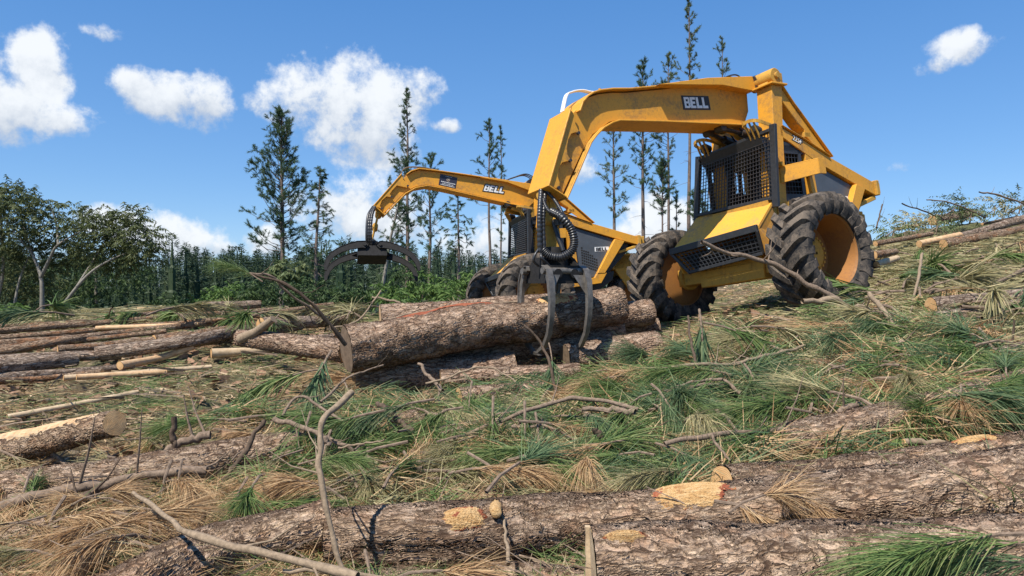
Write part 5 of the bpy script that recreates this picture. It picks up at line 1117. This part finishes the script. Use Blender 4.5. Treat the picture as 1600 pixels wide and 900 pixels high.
    mb.add([A,B,Cc,D]+[(p[0]-.02,p[1],p[2]-.03) for p in (A,B,Cc,D)],[(3,2,1,0),(4,5,6,7),(0,1,5,4),(1,2,6,5),(2,3,7,6),(3,0,4,7)])
    for yy,pts in ((.72,[(-.14,.64,.86),(.42,.79,.47),(.3,.78,.1),(.02,.74,.12),(-.2,.62,.4)]),(-.8,[(-.14,-.84,.93),(.42,-.93,.40),(.3,-.86,.02),(.02,-.84,.05),(-.2,-.8,.4)])):
        n=len(pts); mb.add(pts+[(p[0],p[1]-.02*(1 if yy>0 else -1),p[2]) for p in pts],[tuple(range(n)),tuple(range(2*n-1,n-1,-1))]+[(i,(i+1)%n,n+(i+1)%n,n+i) for i in range(n)])
    mb.obj('nose_cover','yellow_nose',root,fn=fz)
    mb=MB(); mb.bar((.44,-.95,.385),(.44,.80,.455),.05,.1); mb.bar((.44,.79,.42),(.34,.76,.1),.04,.05); mb.bar((.44,-.93,.36),(.34,-.66,.0),.04,.05); mb.bar((.35,-.68,.02),(.35,.77,.1),.05,.05)
    gr=mb.obj('nose_bumper','black',root,bevel=.006); mb=MB()
    for i in range(1,20): u=i/20; mb.bar((.42,-.9+1.68*u,.35+.07*u),(.35,-.66+1.42*u,.03+.07*u),.012)
    for i in range(1,6): v=i/6; mb.bar((.42-.07*v,-.92+.25*v,.37-.34*v),(.42-.07*v,.78,.43-.34*v),.012)
    mb.obj('grille_bars','black',gr); mb=MB(); mb.add([(.3,-.85,.3),(.3,.72,.36),(.25,.7,.1),(.25,-.6,.03)],[(0,1,2,3)]); mb.obj('grille_backing','inner_dark',gr)
    # --- boom
    B=boom; mb=MB(); hw=B['hw']; fl=B['fl']
    mb.prism(B['body'],-hw,hw)
    mb.strip(B['bottom'],-fl,fl,.022); mb.strip(B['top'],-fl,fl,.022)
    mb.prism(B['wedge'],-fl-B.get('wx',.01),fl+B.get('wx',.01))
    mb.strip(B['front'],-fl,fl,-.022)
    for s in (1,-1): mb.prism(B['plate'],*sorted((s*(hw+.035),s*(hw+.055))))
    ex=B['end']; mb.bar((ex[0][0],0,ex[0][1]),(ex[1][0],0,ex[1][1]),2*fl,.02,up=(1,0,.3))
    bo=mb.obj('boom','yellow',root,bevel=.005)
    mb=MB(); mb.strip([(x,z-.006) for x,z in B['bottom'][:-1]],-fl+.012,fl-.012,-.008) ; mb.obj('underside_strip','yellow_dirty',bo)  # strip below the bottom flange in the darker yellow
    # pipes along the boom top
    mb=MB()
    for k in range(3): hose(mb,[(p[0],.0+.03*k-.03,p[1]+.012) for p in B['pipes']],.011,n=6)
    mb.obj('hydraulic_pipes','white' if near else 'steel',bo,smooth=50)
    mb=MB()
    for x,z in B['clamps']: mb.box((x-.03,-.05,z),(x+.03,.05,z+.045)); mb.tube([(x,0,z+.03),(x,0,z+.07)],.018,8)
    mb.obj('pipe_clamp','yellow_dirty',bo,smooth=40)
    for x,z in B['pins']:
        mb=MB(); mb.tube([(x,hw+.05,z),(x,hw+.085,z)],.022,10); mb.obj('plate_bolt','dsteel',bo,smooth=40)
    for s in (1,-1):
        bx,bz,bw,bh,sl=B['bell']; ux=Vector((-s,0,-s*sl)).normalized(); uy=ux.cross(Vector((0,-1 if s>0 else 1,0))).normalized(); uy=-uy if uy.z<0 else uy
        if near:
            mb=MB(); c=Vector((bx,s*(hw+.0),bz)); n=ux.cross(uy)
            hx=ux*bw/2*1.06; hy=uy*bh/2*1.14; p=[c-hx-hy,c+hx-hy,c+hx+hy,c-hx+hy]; q=[v+n*.006 for v in p]
            mb.add(p+q,[(3,2,1,0),(4,5,6,7),(0,1,5,4),(1,2,6,5),(2,3,7,6),(3,0,4,7)]); mb.obj('name_plate','inkblack',bo)
        else: bold_word('BELL',(bx,s*hw,bz),ux,uy,bh*.9,bw*.95,'inkblack',bo,.004,.018,.25)
        bold_word('BELL',(bx,s*(hw+(.006 if near else .002)),bz),ux,uy,bh*.88,bw*.93,'white',bo,.005,0,0. if near else .25)
    if 'decal' in B:
        x0,x1,za,zb,sl=B['decal']
        for s in (1,):
            ux=Vector((-1,0,-sl)).normalized(); uy=Vector((-sl,0,1)).normalized(); c=Vector(((x0+x1)/2,hw,(za+zb)/2)); n=ux.cross(uy); hx=ux*abs(x1-x0)/2; hy=uy*abs(za-zb)/2; mb=MB()
            p=[c-hx-hy,c+hx-hy,c+hx+hy,c-hx+hy]; q=[v+n*.006 for v in p]; mb.add(p+q,[(3,2,1,0),(4,5,6,7),(0,1,5,4),(1,2,6,5),(2,3,7,6),(3,0,4,7)]); dp=mb.obj('decal_plate','navy',bo)
            mb=MB(); cc=c+n*.008+uy*.03; 
            for k in range(20):
                a=2*math.pi*k/20; b2=2*math.pi*(k+1)/20; e=lambda a,r:cc+ux*r*math.cos(a)+uy*r*math.sin(a); mb.add([e(a,.036),e(b2,.036),e(b2,.027),e(a,.027)],[(0,1,2,3)])
            mb.add([cc+ux*-.016+uy*.012,cc+ux*.016+uy*.012,cc+uy*-.02],[(0,1,2)]); mb.obj('emblem','gold',dp)
            mb=MB(); rr=random.Random(4)
            for row,(zz,wd,hh,mm) in enumerate(((.095,.3,.008,0),(-.035,.62,.016,0),(-.07,.5,.01,0),(-.1,.62,.014,0))):
                x=-wd/2*abs(x1-x0)*1.25
                while x<wd/2*abs(x1-x0)*1.25:
                    l=rr.uniform(.012,.03); a=c+n*.008+ux*x+uy*zz; mb.add([a-uy*hh/2,a+ux*l-uy*hh/2,a+ux*l+uy*hh/2,a+uy*hh/2],[(0,1,2,3)]); x+=l+.008
            mb.obj('decal_print','white',dp)
    # model number on the beam
    if near: 
        t=MB(); cx,cz=-.93,1.835; ux=Vector((-1,0,-.33)).normalized(); uy=Vector((-.33,0,1)).normalized()
        text_obj('225F',(cx,.621,cz),ux,uy,.095,'inkblack',root,off=.02,extr=.003,width=.25); text_obj('225F',(cx,.621,cz),ux,uy,.075,'white',root,off=.0,extr=.006,width=.21)
    # --- lift cylinders
    for s in (1,-1):
        mb=MB(); a=Vector((-.75,s*.24,K(1.95))); b=Vector((B['cyl'][0],s*.12,B['cyl'][1])); m_=a*.42+b*.58; mb.tube([a,m_],.06,14); mb.tube([m_,b],.032,12); mb.tube([b+Vector((0,-.07,0)),b+Vector((0,.07,0))],.06,12); mb.obj('lift_cylinder','dsteel',root,smooth=40)
    mb=MB(); mb.bar((-.7,-.4,K(1.95)),(.05,-.2,K(2.12)),.07,.1); mb.bar((-.7,.0,K(1.9)),(.0,.1,K(2.12)),.07,.08); mb.box((-1.3,-.6,K(1.9)),(-1.15,.6,K(1.98))); mb.obj('boom_brace','yellow_dirty',root,bevel=.006)
    # hoses looping off the mast head and bolts round the boom root
    mb=MB()
    for k in range(3):
        yy=-.12+.1*k; hose(mb,[(-.55,yy,K(2.6)),(-.3,yy+.03,K(2.35)),(-.35,yy,K(2.1)),(-.62,yy-.05,K(1.9))],.014,n=7)
        hose(mb,[(-.64,yy,K(2.86)),(-.4,yy,K(3.0)),(-.1,yy*.5,K(2.92)),(.1,yy*.3,K(2.84))],.012,n=7)
    mb.obj('mast_hoses','hose',root,smooth=50)
    # roof clutter
    mb=MB(); mb.box((-1.0,-.1,1.84),(-.7,.2,1.9)); mb.tube([(-.95,.3,1.9),(-.95,.3,2.02)],.035,10); mb.box((-1.04,.25,1.98),(-.9,.38,2.06)); mb.obj('roof_beacon','black',root,fn=fz)
    # --- grapple, hangs plumb from the boom tip
    gr=bpy.data.objects.new('grapple',None); C.objects.link(gr); gr.parent=root
    tip=Vector((tipxz[0],0,tipxz[1])); tw=M@tip; gw=Matrix.Translation(tipw)@Matrix.Rotation(R_(grap_deg),4,'Z')@Matrix.Rotation(R_(0 if near else -24),4,'X'); gr.matrix_parent_inverse=Matrix(); gr.matrix_basis=M.inverted()@gw
    up=(tw-tipw).length; tl=gw.inverted()@tw
    S='matt_black' if not near else 'steel'
    sc_=B.get('gs',1)
    for s in (1,-1):
        mb=MB(); jaw(mb,s,grap_ang,.2,sp=.27 if near else .3,reach=1. if near else 1.2); mb.obj('jaw',S,gr,smooth=30,fn=lambda v:(v[0]*sc_ if True else 0,v[1]*sc_,v[2]*sc_))
    mb=MB(); q=sc_
    mb.box((-.27*q,-.2*q,-.12*q),(.27*q,.2*q,.1*q)); (None if near else mb.box((-.36*q,-.26*q,-.2*q),(.36*q,.26*q,.08*q))); mb.tube([(-.3*q,-.12*q,.0),(.3*q,-.12*q,.0)],.06*q,12); mb.tube([(-.3*q,.12*q,.0),(.3*q,.12*q,.0)],.06*q,12)
    mb.prism([(-.3*q,-.12*q),(-.24*q,.08*q),(-.1*q,.2*q),(.1*q,.2*q),(.24*q,.08*q),(.3*q,-.12*q)],-.24*q,-.21*q); mb.prism([(-.3*q,-.12*q),(-.24*q,.08*q),(-.1*q,.2*q),(.1*q,.2*q),(.24*q,.08*q),(.3*q,-.12*q)],.21*q,.24*q)
    mb.tube([(0,0,.1*q),(0,0,.2*q),(0,0,.21*q),(0,0,.34*q)],[.17*q,.17*q,.13*q,.11*q],18)
    for k in range(7): mb.tube([(-.12*q+.04*k,-.2*q,.05*q),(-.12*q+.04*k,-.27*q,.12*q+.02*(k%3)),(-.1*q+.03*k,-.16*q,.24*q)],.018,7)
    mb.obj('grapple_head','matt_black',gr,smooth=35)
    mb=MB(); a=Vector((0,0,.32*q)); 
    mb.bar(a+Vector((0,-.05,0)),tl+Vector((0,-.06,-.0)),.035,.11,up=(0,1,0)); mb.bar(a+Vector((0,.05,0)),tl+Vector((0,.06,0)),.035,.11,up=(0,1,0)); mid=(a+tl)/2; mb.tube([mid+Vector((0,-.1,0)),mid+Vector((0,.1,0))],.06,12); mb.tube([tl+Vector((0,-.13,0)),tl+Vector((0,.13,0))],.07,12)
    mb.obj('swivel_link','yellow_dirty',gr,smooth=35,bevel=.006)
    mb=MB(); hose_fn(mb); Mi=M.inverted(); mb.obj('hydraulic_hoses','hose',root,smooth=50,fn=lambda v:tuple(Mi@Vector(v)))
    return root
MA=pose((3.426,11.062,.318),31.5,-3,6.5)
BA=dict(hw=.16,fl=.245,wx=.07,
 body=[(-.5,2.69),(.5,2.76),(1.21,2.6),(1.95,2.48),(2.26,2.45),(2.48,2.41),(2.68,2.34),(2.83,2.2),(2.98,2.08),(3.44,1.12),(3.26,1.0),(2.84,1.62),(2.64,1.85),(2.33,2.04),(2.21,2.07),(1.4,2.11),(.6,2.14),(-.2,2.15),(-.36,2.2),(-.48,2.4)],
 bottom=[(-.3,2.16),(.6,2.13),(1.4,2.1),(2.21,2.06),(2.34,2.02),(2.5,1.94),(2.64,1.83),(2.75,1.72),(2.84,1.58),(3.0,1.33),(3.24,.97)][::-1],
 top=[(.9,2.69),(1.21,2.62),(1.95,2.5),(2.26,2.47),(2.48,2.43),(2.6,2.39),(2.7,2.33),(2.79,2.25),(2.86,2.12)],
 wedge=[(1.5,2.585),(.5,2.78),(-.46,2.9),(-.62,2.9),(-.62,2.72),(-.46,2.67),(.2,2.7)],
 front=[(3.02,2.16),(3.5,1.13)],
 plate=[(3.02,2.15),(2.94,2.09),(2.95,1.96),(2.89,1.83),(2.96,1.84),(3.03,1.82),(3.09,1.74),(3.13,1.62),(3.13,1.54),(3.08,1.46),(3.15,1.45),(3.23,1.43),(3.29,1.36),(3.32,1.25),(3.3,1.17),(3.32,1.08),(3.49,1.13)],
 end=[(3.24,.985),(3.5,1.13)],pipes=[(-.3,2.92),(.3,2.83),(1.2,2.64),(2.3,2.49),(2.62,2.49),(2.8,2.45),(2.89,2.39),(2.98,2.17)],
 clamps=[(1.3,2.62),(2.3,2.49)],pins=[(2.93,1.83),(3.11,1.46),(3.34,1.1)],bell=(.645,2.44,.53,.185,-.07),cyl=(.15,2.1))
tipA=W(866,428,9.3)
def hosesA(mb):
    D=9.05
    hose(mb,[W(861,330,9.2),W(878,340,D),W(892,358,D),W(897,378,D),W(892,393,D),W(876,402,D),W(858,399,D),W(847,389,D)],.052,.16,12)
    hose(mb,[W(846,296,9.3),W(844,320,9.15),W(843,350,9.1),W(844,395,9.1)],.034,.12); hose(mb,[W(852,298,9.3),W(850,325,9.15),W(849,355,9.12),W(851,400,9.1)],.026,.15)
    hose(mb,[W(850,300,9.3),W(849,312,9.2),W(856,328,9.1),W(868,335,9.05),W(880,343,9.05)],.022,.2); hose(mb,[W(852,296,9.3),W(866,312,9.2),W(876,328,9.1),W(882,342,9.05)],.022,.15)
    hose(mb,[W(843,388,9.1),W(836,398,9.05),W(834,408,9.05),W(842,416,9.1)],.016); hose(mb,[W(847,390,9.1),W(846,402,9.0),W(855,412,9.05),W(862,420,9.1)],.02); hose(mb,[W(864,345,9.3),W(872,370,9.25),W(880,392,9.2)],.03); mb.tube([W(873,352,9.3),W(872,342,9.3)],.07,12)
loader(MA,'nearer and higher yellow loader, front cab meshed, its raised boom gripping the log pile',1.,1,BA,(3.36,1.06),117.5,R_(2),hosesA,tipA)
MBm=pose((.0834,16.353,-.152),16,-3,2.5)
BB=dict(hw=.13,fl=.2,gs=.82,
 body=[(-.6,2.3),(-.3,2.5),(.1,2.55),(.62,2.6),(1.2,2.69),(1.69,2.76),(2.03,2.8),(2.18,2.76),(2.33,2.66),(3.0,2.06),(2.84,1.87),(2.59,2.1),(2.36,2.32),(2.13,2.44),(1.89,2.48),(1.65,2.44),(1.19,2.33),(.5,2.16),(-.2,1.98),(-.4,1.95),(-.58,2.1)],
 bottom=[(-.4,1.93),(.5,2.14),(1.19,2.31),(1.65,2.42),(1.89,2.46),(2.13,2.42),(2.36,2.3),(2.59,2.08),(2.84,1.84)][::-1],
 top=[(.5,2.59),(1.2,2.7),(1.69,2.77),(2.03,2.81),(2.2,2.76),(2.3,2.69)],
 wedge=[(.7,2.61),(.4,2.6),(-.55,2.44),(-.7,2.42),(-.7,2.26),(-.5,2.27),(.1,2.5)],
 front=[(2.42,2.72),(3.04,2.06)],
 plate=[(2.41,2.7),(2.38,2.58),(2.26,2.47),(2.32,2.41),(2.53,2.46),(2.63,2.36),(2.69,2.28),(2.63,2.2),(2.76,2.23),(2.86,2.15),(2.91,2.03),(2.86,1.96),(3.03,2.04)],
 end=[(2.83,1.85),(3.04,2.06)],pipes=[(-.2,2.52),(.6,2.62),(1.5,2.78),(1.95,2.87),(2.3,2.86),(2.44,2.68)],clamps=[(1.5,2.74)],pins=[(2.3,2.45),(2.66,2.22),(2.88,1.98)],
 bell=(.37,2.36,.5,.16,.157),decal=(1.22,1.6,2.43,2.67,.24),cyl=(.1,2.02))
tipB=W(581,395,15.3)
def hosesB(mb):
    for k in range(3): hose(mb,[W(583+k*1.5,323,15.4),W(575+k*3,338,15.2),W(573+k*3,365,15.1),W(574+k*4,392,15.2)],.03,.15 if k else 0)
loader(MBm,'farther lower yellow loader with slatted cab front, its open black grapple in the air',.87,0,BB,(2.93,1.9),14,R_(72),hosesB,tipB)
